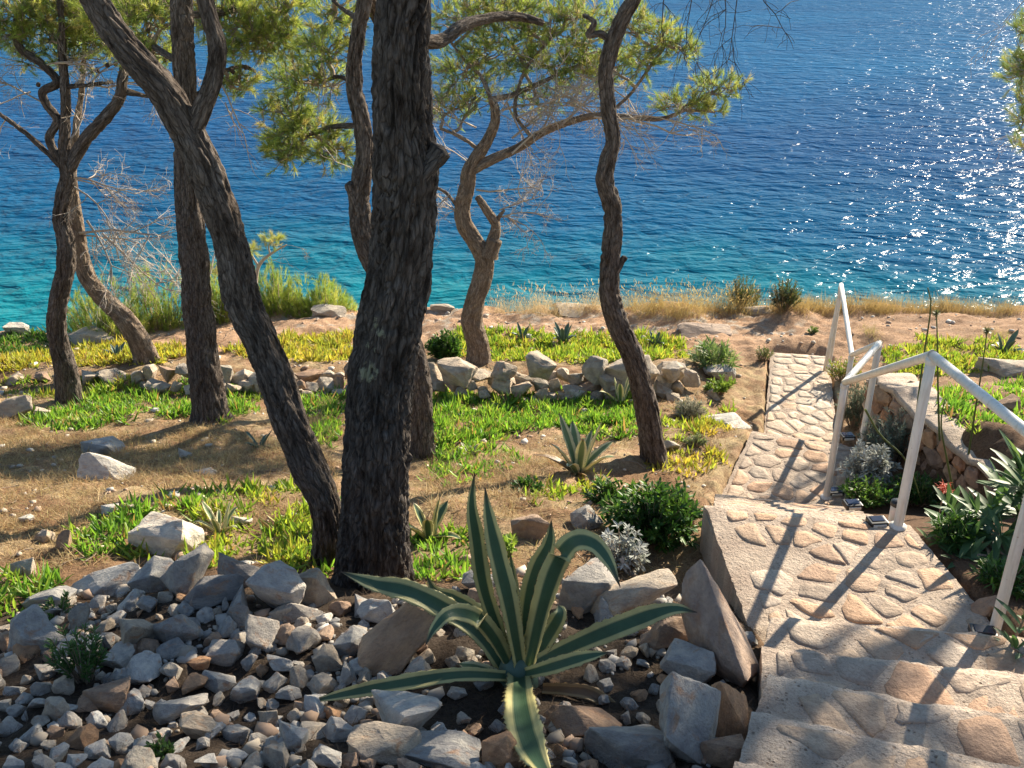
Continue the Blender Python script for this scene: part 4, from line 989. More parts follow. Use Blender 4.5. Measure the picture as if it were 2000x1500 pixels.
pine('crooked pine half hidden behind the thickest trunk', (815, 893), yS,
     [(815, 895, 66), (818, 830, 60), (816, 760, 58), (806, 690, 54), (775, 610, 50), (740, 540, 48), (716, 480, 46), (703, 420, 46), (704, 360, 42), (712, 300, 38), (706, 240, 36), (694, 180, 34), (694, 120, 32), (700, 60, 30), (712, 0, 30), (722, -100, 26), (725, -220, 20)],
     'bark', limbs=[[(725, -210, 20), (735, -330, 17), (728, -450, 12)], [(700, 245, 12), (670, 246, 11, .1), (640, 250, 9, .2), (600, 265, 7, .3)], [(694, 165, 8), (660, 150, 7, .2), (620, 165, 5, .3)], [(712, 40, 10), (680, 25, 8, .1), (640, -10, 6, .2)],
                    [(716, -20, 34, .1), (760, 60, 32, .5), (850, 82, 30, .9), (900, 52, 27, 1.1), (950, 36, 24, 1.3), (1010, 32, 20, 1.5), (1060, 45, 14, 1.6)]],
     pads=[(610, 160, .3, 70, 45, .3, 60, 2), (560, 215, .3, 50, 35, .25, 36, 1), (600, 265, .3, 75, 40, .3, 75, 1), (560, 300, .3, 45, 30, .2, 40, 1), (650, 300, .3, 40, 25, .2, 30, 1), (640, 95, .3, 55, 40, .25, 44, 2), (660, 40, .3, 50, 40, .25, 34, 3)],
     sky_pads=[(0, .2, 1.4, .7, .6, .4, 70)], bark=.012, nseg=56, nring=300, seed=6, stubs=[(700, 410, 684, 358, 26, -.02)],
     dead=[(630, 60, .2, -20, 50, 0, 120, 3, 4, .08), (690, 330, 0, -30, -5, 0, 50, 3, 3, 0)])
yC = at_ground(935, 708)[0].y
pine('contorted pale barked pine growing at the dry stone wall', (935, 708), yC,
     [(935, 710, 48), (934, 670, 46), (922, 625, 46), (928, 585, 45), (942, 548, 44), (946, 510, 42), (930, 475, 38), (908, 440, 36), (903, 405, 35), (912, 365, 34), (916, 335, 32), (932, 305, 28), (952, 275, 24), (966, 240, 20), (966, 210, 18), (958, 190, 16)],
     'bark_pale', limbs=[[(918, 335, 24), (960, 312, 22), (1010, 290, 20, .1), (1060, 258, 18, .1), (1110, 238, 16, .1), (1160, 226, 14, .1), (1220, 228, 12, .0), (1290, 232, 9, 0), (1340, 215, 6, 0)],
                         [(952, 500, 28), (962, 470, 30), (968, 440, 22), (950, 410, 18), (932, 385, 14)], [(966, 470, 10), (972, 430, 9), (985, 410, 5)],
                         [(960, 195, 14), (1000, 185, 12, .2), (1050, 165, 10, .3), (1100, 140, 8, .4), (1140, 125, 6, .4)], [(960, 195, 10), (940, 150, 8, .2), (910, 120, 6, .3), (870, 70, 5, .4)],
                         [(940, 295, 9), (900, 268, 8), (860, 250, 6, .1)], [(1040, 270, 8), (1010, 230, 8, .1), (1008, 190, 7, .2), (1030, 130, 6, .3), (1080, 70, 5, .4)], [(905, 420, 8), (875, 380, 6), (850, 365, 5)], [(1180, 228, 7), (1230, 185, 6, .1), (1270, 130, 5, .1), (1300, 90, 4, .1)]],
     pads=[(905, 40, .4, 75, 50, .4, 75, 4), (1000, 85, .5, 85, 60, .4, 110, 3), (905, 150, .4, 65, 55, .35, 80, 4), (1085, 60, .5, 80, 60, .4, 100, 6), (1080, 130, .4, 80, 45, .35, 90, 3), (960, 30, .5, 70, 45, .35, 60, 4), (880, 205, .3, 50, 35, .3, 40, 5), (1130, 30, .4, 50, 40, .3, 50, 6), (1000, 20, .4, 70, 40, .3, 60, 6),
           (1285, 75, .1, 52, 40, .25, 60, 8), (1330, 95, .1, 32, 30, .2, 30, 8), (1250, 120, .1, 45, 38, .25, 40, 8), (1330, 205, 0, 48, 26, .2, 44, 0), (1405, 168, 0, 48, 24, .2, 48, 0), (1385, 215, 0, 34, 18, .15, 22, 0), (1150, 85, .3, 45, 45, .3, 40, 3), (1050, 195, .3, 60, 25, .25, 24, 3), (1140, 150, .3, 60, 35, .3, 50, 3), (950, 110, .4, 60, 40, .3, 50, 4), (1215, 40, .2, 50, 40, .3, 40, 8), (930, 190, .3, 45, 25, .25, 26, 5), (1190, 130, .2, 50, 30, .25, 36, 8)],
     dead=[(930, 250, .1, -50, -20, 0, 110, 4, 6, 0), (1000, 270, .1, 50, -50, 0, 120, 4, 6, 0), (1060, 255, .1, 40, -60, 0, 120, 4, 6, 0), (980, 215, .2, 60, -10, 0, 130, 4, 6, 0), (1110, 200, .2, 50, 20, 0, 120, 4, 6, 0), (900, 240, .1, -40, -50, 0, 110, 4, 6, 0), (905, 420, 0, -40, -30, 0, 80, 4, 6, 0), (975, 410, 0, 50, -40, 0, 90, 4, 6, 0), (960, 430, 0, 60, -30, 0, 90, 4, 5, 0), (972, 420, 0, 50, 10, 0, 80, 4, 5, .05), (930, 370, 0, 70, -10, 0, 110, 4, 5, 0), (880, 380, 0, -40, 40, 0, 80, 4, 5, .03), (880, 300, 0, -50, 10, 0, 70, 3, 5, 0), (1000, 300, 0, 60, -60, 0, 120, 4, 4, 0),
           (1100, 240, 0, 60, -50, 0, 130, 4, 5, 0), (1160, 228, 0, 60, 20, 0, 130, 4, 5, 0), (1220, 228, 0, 60, 10, 0, 130, 4, 5, 0), (1010, 230, 0, 70, -40, 0, 130, 4, 5, 0), (990, 200, .2, 40, 60, 0, 110, 4, 5, 0), (1060, 165, .2, 60, 40, 0, 120, 4, 5, 0),
           (890, 260, 0, -40, -30, 0, 80, 4, 5, 0), (960, 240, 0, 40, -40, 0, 90, 4, 5, 0), (940, 330, 0, -60, -20, 0, 90, 3, 5, 0), (1120, 140, .2, 50, 50, 0, 130, 4, 5, 0), (1300, 232, 0, 40, 10, 0, 100, 4, 4, 0)],
     bark=.010, nseg=56, nring=260, seed=7, stubs=[(955, 500, 966, 468, 34, -.03)])
yR = at_ground(1280, 902)[0].y
pine('slender snaking pine left of the path', (1280, 902), yR,
     [(1280, 905, 52), (1270, 850, 50), (1258, 780, 49), (1236, 700, 48), (1206, 630, 46), (1190, 570, 44), (1192, 510, 42), (1198, 450, 40), (1196, 400, 40), (1182, 350, 38), (1188, 310, 34), (1196, 270, 32), (1188, 210, 32), (1184, 150, 32), (1192, 100, 34), (1210, 50, 34), (1236, 0, 32), (1262, -60, 30), (1300, -160, 26), (1320, -300, 20)],
     'bark', limbs=[[(1318, -290, 20), (1335, -450, 17), (1320, -640, 14), (1340, -820, 10)], [(1192, 78, 16), (1172, 66, 14), (1150, 68, 12), (1160, 44, 11), (1140, 30, 8, .1)], [(1300, -160, 14), (1380, -120, 10, .2), (1440, -60, 7, .2)]],
     sky_pads=[(.2, .3, 2.0, .8, .7, .4, 110), (-.5, .2, 2.2, .7, .6, .4, 90)], bark=.011, nseg=60, nring=300, seed=8,
     stubs=[(1205, 530, 1220, 502, 14, -.02), (1190, 345, 1168, 342, 10, 0)])
db = Batch(); rgx = np.random.default_rng(77)
# fine hanging dark twigs at the top edge belong to the slender pine
tr = [o for o in bpy.data.objects if o.get('label', '').startswith('slender snaking')][0]
for (u, v, du, dv, px) in ((1400, -50, 10, 60, 150), (1440, -60, 10, 70, 170), (1360, -40, -20, 60, 120), (1470, -60, 10, 60, 130), (1420, -60, -30, 60, 160), (1300, -20, -10, 60, 100)):
    a, t = at_y(u, v, yR + .2); e, _ = at_y(u + du, v + dv, yR + .25); twig_spray(db, a, np.array(e) - np.array(a), px * t / FPX, rgx, .005, 3, .5, .1, 5)
db.build('hanging_twigs', M['dark_twig'], tr)

# the tall pine right of the picture whose lowest sprays hang in; its crown shades the terrace foot
def shade_pine():
    rg = np.random.default_rng(1234); bx, by = 6.9, 9.2
    root = empty('pine_tree', (bx, by, ground(bx, by))); tag(root, 'tall pine whose green sprays reach in at the upper right edge', 'tree', 'pine trees')
    g = ground(bx, by); B = Batch()
    ctr, _ = tube(B, [(bx, by, g - .1), (bx + .1, by, g + 1.2), (bx - .05, by + .1, g + 2.6), (bx + .1, by - .1, g + 4.2), (bx - .2, by, g + 6.0), (bx - .3, by, g + 7.6)], [.19, .17, .15, .13, .10, .04], 40, 160, .011, None, True, 9, .25)
    B.build('trunk', M['bark'], root, True)
    tw, nd = Batch(), Batch(); ax, ay = math.sin(SUN_AZ), math.cos(SUN_AZ); tips, dirs = [], []
    limbs = []
    for k in range(16):
        p = rg.uniform(-4.4, .9); s = rg.uniform(9.6, 12.6); q = rg.uniform(-1.5, 2.2)
        z = (s - q) * math.tan(SUN_EL) - 2.8
        e = np.array([ax * s + ay * p, ay * s - ax * p, EYE + z]); a = ctr[np.argmin(np.abs(ctr[:, 2] - (e[2] - .5)))]
        path = wander(a, e, 6, .05, rg); LB = Batch(); tube(LB, path, np.linspace(.05, .015, 6), 8, 20, .003, None, True, k); LB.build('branch', M['bark'], root, True); limbs.append(path)
    lp = np.concatenate([l[2:] for l in limbs])
    n = 0
    while n < 2300:
        p = rg.uniform(-4.9, 1.3); s = rg.uniform(9.2, 13.2); q = rg.uniform(-2.2, 3.4)
        lim = np.interp(p, [-4.9, -4.2, -3.0, -2.3, -1.6, -.6, 1.3], [1.3, 1.75, 1.9, 2.3, 2.75, 2.9, 3.2])
        if q > lim + .25 * rg.normal(): continue
        if p < -3.45 and q < -.35 + .2 * rg.normal(): continue
        if perlin(np.array([p * 1.3, q * 1.3, 4.4])) < -.42 - .1 * (lim - q): continue
        if q > lim - .9 and perlin(np.array([p * 2.6, q * 2.6, 1.4])) < -.02: continue
        z = (s - q) * math.tan(SUN_EL) - 2.8
        e = np.array([ax * s + ay * p, ay * s - ax * p, EYE + z]); tips.append(e); dirs.append(rg.normal(size=3) * .6 + np.array([0, 0, .5])); n += 1
        if n % 3 == 0:
            a = lp[np.argmin(np.sum((lp - e) ** 2, 1))]; segs(tw).path([a, (a + e) / 2 - np.array([0, 0, .05]), e], [.006, .004, .002])
    needles(nd, tips, dirs, rg, 40, .095, .009, pine_cols(len(tips), rg))
    for (u, v, ru, rv, nt) in ((2010, 60, 40, 45, 40), (1990, 140, 38, 45, 70), (2020, 190, 40, 40, 50), (2000, 235, 26, 26, 24), (1998, 282, 20, 12, 12), (2040, 120, 50, 60, 60)):
        c, t = at_y(u, v, 9.6); a = limbs[0][3]
        a = np.array(c) + np.array([.9, .1, .35]); pad_foliage(tw, nd, a, c, (ru * t / FPX, .25, rv * t / FPX), nt, rg, bright=.8)
    tw.build('twigs', M['twig'], root); tag(nd.build('crown', M['needle'], root), kind='stuff')
    d2 = Batch()
    for (u, v, du, dv, px) in ((2010, -10, -30, 30, 90), (2020, 250, -40, 20, 70)):
        a, t = at_y(u, v, 9.6); e, _ = at_y(u + du, v + dv, 9.6); twig_spray(d2, a, np.array(e) - np.array(a), px * t / FPX, rg, .004, 3, .5, .1, 5)
    d2.build('dead_twigs', M['dead'], root)
shade_pine()

# ------------------------------------------------------------------ agaves
def agave_leaf(name, pts, width, mat, parent, seed, teeth=True, cup=.32, roll=0.0, nl=34, open_to=None, k_open=0.0):
    """pts: spine in world space; width: widest half width in metres"""
    rg = np.random.default_rng(seed); P, _ = resample(pts, np.zeros(len(pts)), nl)
    T = np.gradient(P, axis=0); T /= np.linalg.norm(T, axis=1)[:, None]; s = np.linspace(0, 1, nl)
    up = np.array([0, 0, 1.0]); chord = P[-1] - P[0]; horiz = np.array([chord[0], chord[1], 0.0])
    if np.linalg.norm(horiz) < 1e-3: horiz = np.array([0, -1.0, 0])
    horiz /= np.linalg.norm(horiz); side0 = np.cross(horiz, up); A = np.empty_like(P); a = side0
    for i in range(nl):
        a = a - T[i] * (a @ T[i]); a /= np.linalg.norm(a); A[i] = a
    if roll:
        c, sn = math.cos(roll), math.sin(roll); Nn = np.cross(A, T); A = A * c + Nn * sn
    if open_to is not None and k_open:
        Vd = np.array(open_to) - P; Av = np.cross(T, Vd); Av /= np.linalg.norm(Av, axis=1)[:, None]; Av *= np.sign(np.sum(Av * A, 1))[:, None] if abs(np.mean(np.sum(Av * A, 1))) < .2 else np.sign(np.mean(np.sum(Av * A, 1)))
        A = A * (1 - k_open) + Av * k_open; A /= np.linalg.norm(A, axis=1)[:, None]
    N = np.cross(A, T); N *= np.sign(np.mean(N @ up) + np.mean(N @ -horiz) * .8 + 1e-6)
    w = width * np.interp(s, [0, .12, .3, .5, .7, .86, .95, 1.0], [.72, .74, .88, 1.0, .92, .55, .2, .015])
    xs = np.linspace(-1, 1, 11); jag = 1 + (.05 * rg.normal(size=(nl, 2)) if teeth else 0)
    V, W = [], []
    for i in range(nl):
        for k, x in enumerate(xs):
            e = w[i] * x
            if k == 0: e *= jag[i, 0]
            if k == 10: e *= jag[i, 1]
            fold = cup * w[i] * (abs(x) ** 1.7) * (1.3 - .9 * s[i]) + .05 * w[i] * math.sin(s[i] * 23 + seed) * x
            V.append(P[i] + A[i] * e + N[i] * fold); W.append((x, s[i], seed * .37))
    V = np.array(V); m = 11; top = len(V)
    thick = np.repeat((.020 * (1 - s) ** 1.3 + .0025)[:, None], m, 1) * (1 - .85 * np.abs(xs)[None] ** 2)
    V2 = V - (np.repeat(N, m, 0) * thick.reshape(-1)[:, None]); W2 = list(W)
    i = np.arange(nl * m).reshape(nl, m)
    F = [np.stack([i[:-1, :-1], i[:-1, 1:], i[1:, 1:], i[1:, :-1]], -1).reshape(-1, 4)]
    F.append(np.stack([i[:-1, :-1], i[1:, :-1], i[1:, 1:], i[:-1, 1:]], -1).reshape(-1, 4) + top)
    for c in (0, m - 1):
        q = np.stack([i[:-1, c], i[1:, c], i[1:, c] + top, i[:-1, c] + top], -1); F.append(q if c == 0 else q[:, ::-1])
    V = np.concatenate([V, V2]); W = np.array(W + W2)
    tris = []
    if teeth:                                        # marginal teeth
        ev, ew = [], []
        for c, sg in ((0, -1), (m - 1, 1)):
            for k in range(2, nl - 4):
                a0 = V[i[k, c]]; a1 = V[i[k, c]] + T[k] * width * .16; tp = (a0 + a1) / 2 + A[k] * sg * width * .13 + T[k] * width * .06
                b = len(V) + len(ev); ev += [a0, a1, tp]; ew += [(sg, .97, 0)] * 3; tris.append((b, b + 1, b + 2))
        V = np.concatenate([V, np.array(ev)]); W = np.concatenate([W, np.array(ew)])
    if tris: F.append(np.array(tris))
    return np_mesh(name, V, F, mat, None, True, W, parent)

def big_agave():
    g, _ = at_ground(1012, 1322); y0 = g.y
    root = empty('agave', (g.x, g.y, g.z)); tag(root, 'large variegated agave sprawling among the foreground rocks', 'agave', 'agaves')
    L = [  # (u,v,dy) spine, half width px, roll, material
        ([(1000, 1305, 0), (948, 1160, .03), (930, 1050, .02), (921, 985, .02), (927, 922, .03)], 27, .15, 'agave'),
        ([(1016, 1302, -.03), (994, 1180, -.04), (970, 1080, -.02), (954, 1005, 0), (947, 950, .02)], 31, -.1, 'agave'),
        ([(1030, 1302, -.02), (1060, 1180, .0), (1090, 1098, .0), (1122, 1058, -.02), (1160, 1062, -.06), (1190, 1098, -.10), (1212, 1148, -.14)], 31, .25, 'agave'),
        ([(1028, 1290, .05), (1032, 1190, .10), (1048, 1118, .13), (1072, 1062, .15), (1077, 1015, .17)], 32, -.25, 'agave'),
        ([(1040, 1298, .06), (1072, 1240, .13), (1094, 1200, .16), (1090, 1180, .22)], 22, .2, 'agave'),
        ([(1036, 1304, .03), (1110, 1266, .10), (1215, 1222, .14), (1310, 1190, .16), (1362, 1196, .15)], 27, .1, 'agave'),
        ([(1020, 1318, -.05), (1080, 1302, -.12), (1140, 1284, -.13), (1190, 1274, -.12)], 19, 0, 'agave'),
        ([(1004, 1322, -.04), (900, 1318, -.13), (780, 1335, -.19), (680, 1354, -.22), (598, 1372, -.22)], 19, 0, 'agave'),
        ([(988, 1312, .02), (940, 1242, .08), (880, 1196, .10), (800, 1156, .10), (730, 1140, .09), (664, 1116, .08)], 28, 0, 'agave'),
        ([(1000, 1306, 0), (962, 1240, -.03), (925, 1204, -.08), (880, 1198, -.15), (850, 1225, -.2), (830, 1262, -.25)], 24, .1, 'agave'),
        ([(995, 1300, .08), (935, 1205, .18), (885, 1170, .22), (850, 1155, .22), (832, 1122, .24)], 22, 0, 'agave'),
        ([(1014, 1322, -.06), (1016, 1372, -.28), (1028, 1435, -.50), (1052, 1488, -.66), (1085, 1530, -.76)], 42, 0, 'agave'),
        ([(1060, 1345, -.08), (1110, 1348, -.10), (1160, 1358, -.11), (1235, 1408, -.16)], 17, .3, 'agave_dead'),
        ([(1014, 1305, .0), (1010, 1230, .01), (1004, 1150, .02), (996, 1075, .03)], 13, 0, 'agave'),
        ([(1022, 1308, .02), (1040, 1240, .05), (1052, 1170, .07), (1056, 1105, .08)], 14, 0, 'agave'),
        ([(985, 1322, -.02), (935, 1306, -.05), (893, 1296, -.06)], 15, .2, 'agave_pale'),
    ]
    for k, (pts, w, roll, mt) in enumerate(L):
        P = []
        for (u, v, dy) in pts:
            p, t = at_y(u, v, y0 + dy); P.append(np.array(p))
        t = np.linalg.norm(P[len(P) // 2] - np.array([0, 0, EYE]))
        o = agave_leaf('leaf', P, w * (.66 if k in (0, 1, 3) else .8) * t / FPX, M[mt], root, 40 + k, nl=44, open_to=(0, 0, EYE), k_open=.72)
        if mt == 'agave_dead': o['label'] = 'withered brown leaf'
    B = Batch(); tube(B, [(g.x, g.y, g.z - .05), (g.x, g.y, g.z + .05), (g.x, g.y + .01, g.z + .10)], [.085, .07, .035], 14, 10); B.build('stem', M['agave_green'], root, True)
big_agave()
def rosette(u, v, size_px, n, mat, label, seed, erect=.8, width=.10, lean=(0, 0), dead=0):
    g, t = at_ground(u, v); L = size_px * t / FPX; rg = np.random.default_rng(seed)
    root = empty('agave', g); tag(root, label, 'agave', 'agaves')
    for k in range(n):
        az = k * 2.4 + rg.uniform(-.3, .3); f = (k + .5) / n                  # f=0 inner upright, 1 outer spreading
        el = R(84) * (1 - f) * erect + R(22) * f + rg.uniform(-.12, .12); l = L * rg.uniform(.8, 1.1) * (1.0 - .25 * f)
        d = np.array([math.cos(az) * math.cos(el), math.sin(az) * math.cos(el), math.sin(el)]) + np.array([lean[0], lean[1], 0]); d /= np.linalg.norm(d)
        b = np.array(g) + np.array([math.cos(az), math.sin(az), 0]) * .02 + np.array([0, 0, .01]); dr = rg.uniform(.05, .28) * f * l
        P = [b, b + d * l * .35 + np.array([0, 0, .03 * l]), b + d * l * .7, b + d * l - np.array([0, 0, dr])]
        agave_leaf('leaf', P, l * width * rg.uniform(.85, 1.1), M['agave_dead'] if k >= n - dead else mat, root, seed * 50 + k, cup=.4, nl=22, roll=rg.uniform(-.2, .2))
    return root
rosette(1130, 925, 125, 11, M['agave_pale'], 'cream edged agave on the litter behind the dark green shrub', 3, .95, .10, dead=2)
rosette(430, 1040, 66, 7, M['agave_pale'], 'small cream edged agave behind the rubble crest', 4, .9, .10)
rosette(838, 1050, 95, 6, M['agave'], 'variegated agave growing right beside the thickest trunk', 5, .95, .13)
rosette(1100, 668, 44, 9, M['agave_green'], 'small grey green agave in the yellow ground cover beyond the wall', 6, .9, .13)
rosette(1020, 662, 34, 6, M['agave_green'], 'tiny grey green agave between contorted pine and grey green agave', 7, .8, .11)
rosette(228, 698, 34, 8, M['agave_green'], 'small dark agave beside the bending thin pine', 8, .8, .13)
rosette(1212, 790, 78, 6, M['agave_pale'], 'tall leaved pale agave behind the slender pine', 9, 1.05, .09)
rosette(1960, 690, 50, 7, M['agave_green'], 'grey green agave on the terrace at the right edge', 10, .9, .12)
rosette(1280, 672, 28, 6, M['agave_green'], 'tiny agave beyond the wall near the slender pine', 11, .8, .12)
rosette(918, 888, 26, 8, M['agave_pale'], 'tiny pale agave on the litter right of the crooked pine', 12, .7, .13)
rosette(505, 872, 40, 5, M['agave_green'], 'narrow green agave behind the leaning forked trunk', 13, .6, .08)

# ------------------------------------------------------------------ handrail
def build_rail():
    z = lambda a: EYE + a
    F_, A_, B_, D_, E_, C_ = (2.06, 3.37), (1.95, 4.22), (2.335, 6.30), (2.80, 6.98), (3.08, 8.25), (3.52, 10.06)
    lv = {'F': -2.86, 'A': -2.86, 'B': -4.01, 'D': -4.01, 'E': -4.68, 'C': -4.68}; H = .95
    root = empty('handrail', (2.3, 6.3, z(-4.0))); tag(root, 'white painted tubular handrail zigzagging down beside the steps', 'handrail')
    T = {k: np.array([p[0], p[1], z(lv[k] + H)]) for k, p in zip('FABDEC', (F_, A_, B_, D_, E_, C_))}
    top0 = np.array([1.75, 2.15, z(-2.26 + H)])
    posts = dict(T); posts['G'] = top0
    for k, t in T.items():
        b = t.copy(); b[2] = z(lv[k] - .05) if k not in 'A' else z(-2.9)
        PB = Batch(); tube(PB, [b, t], [.024, .024], 16, 6); o = PB.build('post', M['metal'], root, True)
        FB = Batch(); zz = z(lv[k]); tube(FB, [(t[0], t[1], zz - .01), (t[0], t[1], zz + .008)], [.042, .042], 16, 2); FB.build('base_plate', M['metal'], o, True)
    for k, t in T.items():
        CB = Batch(); tube(CB, [t - np.array([0, 0, .045]), t - np.array([0, 0, .018])], [.0265, .0275], 16, 4); CB.build('weld_collar', M['metal'], root, True)
    seq = [top0, T['F'], T['A'], T['B'], T['D'], T['E'], T['C']]
    for a, b in zip(seq[:-1], seq[1:]):
        RB = Batch(); d = (b - a) / np.linalg.norm(b - a); tube(RB, [a - d * .012, b + d * .012], [.0235, .0235], 16, 4); RB.build('rail', M['metal'], root, True)
    PB = Batch(); tube(PB, [top0 - np.array([0, 0, H]), top0], [.024, .024], 16, 6); PB.build('post', M['metal'], root, True)
    # the far end folds straight down to the path
    RB = Batch(); c = T['C']; e = c + np.array([-.03, .02, 0]); tube(RB, [c, (3.44, 9.95, z(-4.70))], [.018, .018], 12, 4); RB.build('end_brace', M['metal'], root, True)
build_rail()

# ------------------------------------------------------------------ solar lamps
def box_bm(bm, sx, sy, sz, c=(0, 0, 0), bev=.004):
    r = bmesh.ops.create_cube(bm, size=1.0); vs = r['verts']
    for v in vs: v.co = Vector((v.co.x * sx + c[0], v.co.y * sy + c[1], v.co.z * sz + c[2]))
    if bev: bmesh.ops.bevel(bm, geom=list({e for v in vs for e in v.link_edges}), offset=bev, segments=2, profile=.6, affect='EDGES')
def to_obj(name, bm, mat, parent=None):
    me = bpy.data.meshes.new(name); bm.to_mesh(me); bm.free(); return link(name, me, mat, parent)
def solar(u, v, zl, label, rz, s=1.0):
    p, t = at_z(u, v, zl); root = empty('solar_lamp', p, rz); root.scale = (s,) * 3; tag(root, label, 'lamp', 'small black solar lamps on the steps')
    bm = bmesh.new(); box_bm(bm, .11, .085, .035, (0, 0, .018), .006); h = to_obj('housing', bm, M['black']); h.parent = root
    bm = bmesh.new(); box_bm(bm, .075, .055, .004, (0, .006, .0375), .001); o = to_obj('solar_panel', bm, M['panel']); o.parent = root
    bm = bmesh.new(); box_bm(bm, .08, .01, .018, (0, -.045, .016), .002); o = to_obj('lens', bm, M['lampglass']); o.parent = root
solar(1630, 964, -4.01, 'black solar lamp at the foot of the second visible rail post', .1)
solar(1664, 990, -3.60, 'middle of the three black solar lamps left of the white pot lamp', .1)
solar(1712, 1024, -2.87, 'black solar lamp nearest the tall rail post on the landing edge', .1, .85)
solar(1918, 1243, -2.80, 'black solar lamp at the foot of the nearest rail post', -.2, .95)
solar(1654, 856, -4.0, 'black solar lamp in the shade of the grey bush by the path', .1)
def pot_lamp():
    p, t = at_y(1750, 1000, 5.0); root = empty('garden_lamp', p); tag(root, 'small white cylindrical garden lamp with dark cap among the plants', 'lamp')
    B = Batch(); tube(B, [p + Vector((0, 0, -.12)), p + Vector((0, 0, .05))], [.036, .036], 20, 4); B.build('body', M['lampglass'], root, True)
    B = Batch(); tube(B, [p + Vector((0, 0, .05)), p + Vector((0, 0, .075)), p + Vector((0, 0, .08))], [.041, .040, .02], 20, 5); B.build('cap', M['black'], root, True)
pot_lamp()

# ------------------------------------------------------------------ ground cover
def blades(batch, base, dirn, L, w, cols, rg, bend=.4, segs=2, fold=0.0):
    """flat or folded curved blades, vectorised"""
    n = len(base); d = dirn / np.linalg.norm(dirn, axis=1)[:, None]; L = np.broadcast_to(L, n)[:, None]; w = np.broadcast_to(w, n)[:, None]
    s = np.cross(d, np.array([0, 0, 1.0]) + rg.normal(size=(n, 3)) * .3); s /= np.linalg.norm(s, axis=1)[:, None] + 1e-9
    nn = np.cross(s, d); g = np.array([0, 0, -1.0]); bend = np.broadcast_to(bend, n)[:, None]
    mid = base + d * L * .55 + g * bend * L * .12; tip = base + d * L + g * bend * L * .5
    if fold:
        V = np.stack([base - s * w / 2, base - nn * w * fold, base + s * w / 2, mid - s * w * .6, mid - nn * w * fold, mid + s * w * .6, tip], 1)
        q = np.array([[0, 1, 4, 3], [1, 2, 5, 4]]); tr = np.array([[3, 4, 6], [4, 5, 6]]); m = 7
    else:
        V = np.stack([base - s * w / 2, base + s * w / 2, mid - s * w * .4, mid + s * w * .4, tip], 1); q = np.array([[0, 1, 3, 2]]); tr = np.array([[2, 3, 4]]); m = 5
    o = (np.arange(n) * m)[:, None, None]
    batch.add(V.reshape(-1, 3), [(q[None] + o).reshape(-1, 4), (tr[None] + o).reshape(-1, 3)], np.repeat(cols, m, 0))
def scatter_px(poly, n, rg):
    """ground points inside a photo polygon, spread evenly over the ground itself"""
    P = np.array([np.array(at_ground(u, v)[0]) for u, v in poly]); lo, hi = P.min(0), P.max(0); out = []
    tot = 0
    for _ in range(90):
        x = rg.uniform(lo[0] - .1, hi[0] + .1, 2000); y = rg.uniform(lo[1] - .1, hi[1] + .1, 2000); z = height(x, y) + EYE
        u, v = to_px(np.stack([x, y, z], -1)); k = in_poly(u + 9 * n2(x, y, 3, 3.0, 2), v + 6 * n2(x, y, 3, 6.0, 2), poly)
        out.append(np.stack([x, y, z], -1)[k]); tot += k.sum()
        if tot >= n: break
    return np.concatenate(out)[:n]
def area_px(poly):
    P = np.array([np.array(at_ground(u, v)[0]) for u, v in poly]); return .5 * abs(np.sum(P[:, 0] * np.roll(P[:, 1], -1) - P[:, 1] * np.roll(P[:, 0], -1)))
ICE_COL = [[(.17, .33, .05), (.22, .40, .06), (.12, .26, .045), (.30, .42, .08)], [(.36, .44, .07), (.28, .40, .06), (.42, .42, .08), (.20, .32, .05)], [(.50, .44, .08), (.42, .43, .08), (.50, .38, .08), (.34, .40, .07), (.46, .44, .10)], [(.10, .21, .045), (.14, .26, .05), (.08, .17, .04)]]
ICE_LABEL = {
    'ice_green_mid': 'bright green ice plant carpet between the crooked pine and the slender one', 'ice_left_band': 'ice plant carpet in the shade between twisted and straight pine', 'ice_far_left': 'dark green ground cover on the shore at the far left',
    'ice_far_left_yellow': 'yellow ice plant strip behind the twisted pine', 'ice_far_mid': 'yellow ice plant strip beyond the wall left of the thickest pine', 'ice_far_right': 'yellow green ice plant strip beyond the wall round the contorted pine',
    'ice_behind_trunks': 'green ice plants seen between the leaning and the thickest trunk', 'ice_left_low': 'sparse ice plants at the left edge before the ruined wall', 'ice_left_low_b': 'sparse ice plants right of the twisted pine foot',
    'ice_near_yellow': 'yellow green ice plant tuft left of the leaning trunk', 'ice_near_green': 'small green ice plant strip on the dry grass', 'ice_near_dark': 'dark green ice plant clump left of the sunlit boulder',
    'ice_before_rock': 'ice plants between the sunlit boulder and the rubble crest', 'ice_by_trunk': 'sunlit ice plants left of the foot of the leaning pine', 'ice_between_trunks': 'ice plants climbing at the foot of the leaning pine',
    'ice_mid_scatter': 'loose ice plants on the litter left of the leaning trunk foot', 'ice_right_scatter': 'loose ice plants on the litter right of the crooked pine', 'ice_path_side': 'loose ice plants on the earth between slender pine and path',
    'ice_far_corner': 'ice plants at the left edge behind the rubble', 'ice_beside_main': 'shaded ice plants right of the thickest trunk foot', 'sedum_right': 'yellow sedum cushion left of the path', 'sedum_right_b': 'orange sedum patch near the white flat rock',
    'ice_agave_foot': 'ice plants at the foot of the cream edged agave', 'ice_wall_right': 'ice plants on the terrace behind the rail', 'ice_wall_right_b': 'ice plants on the terrace at the right edge'}
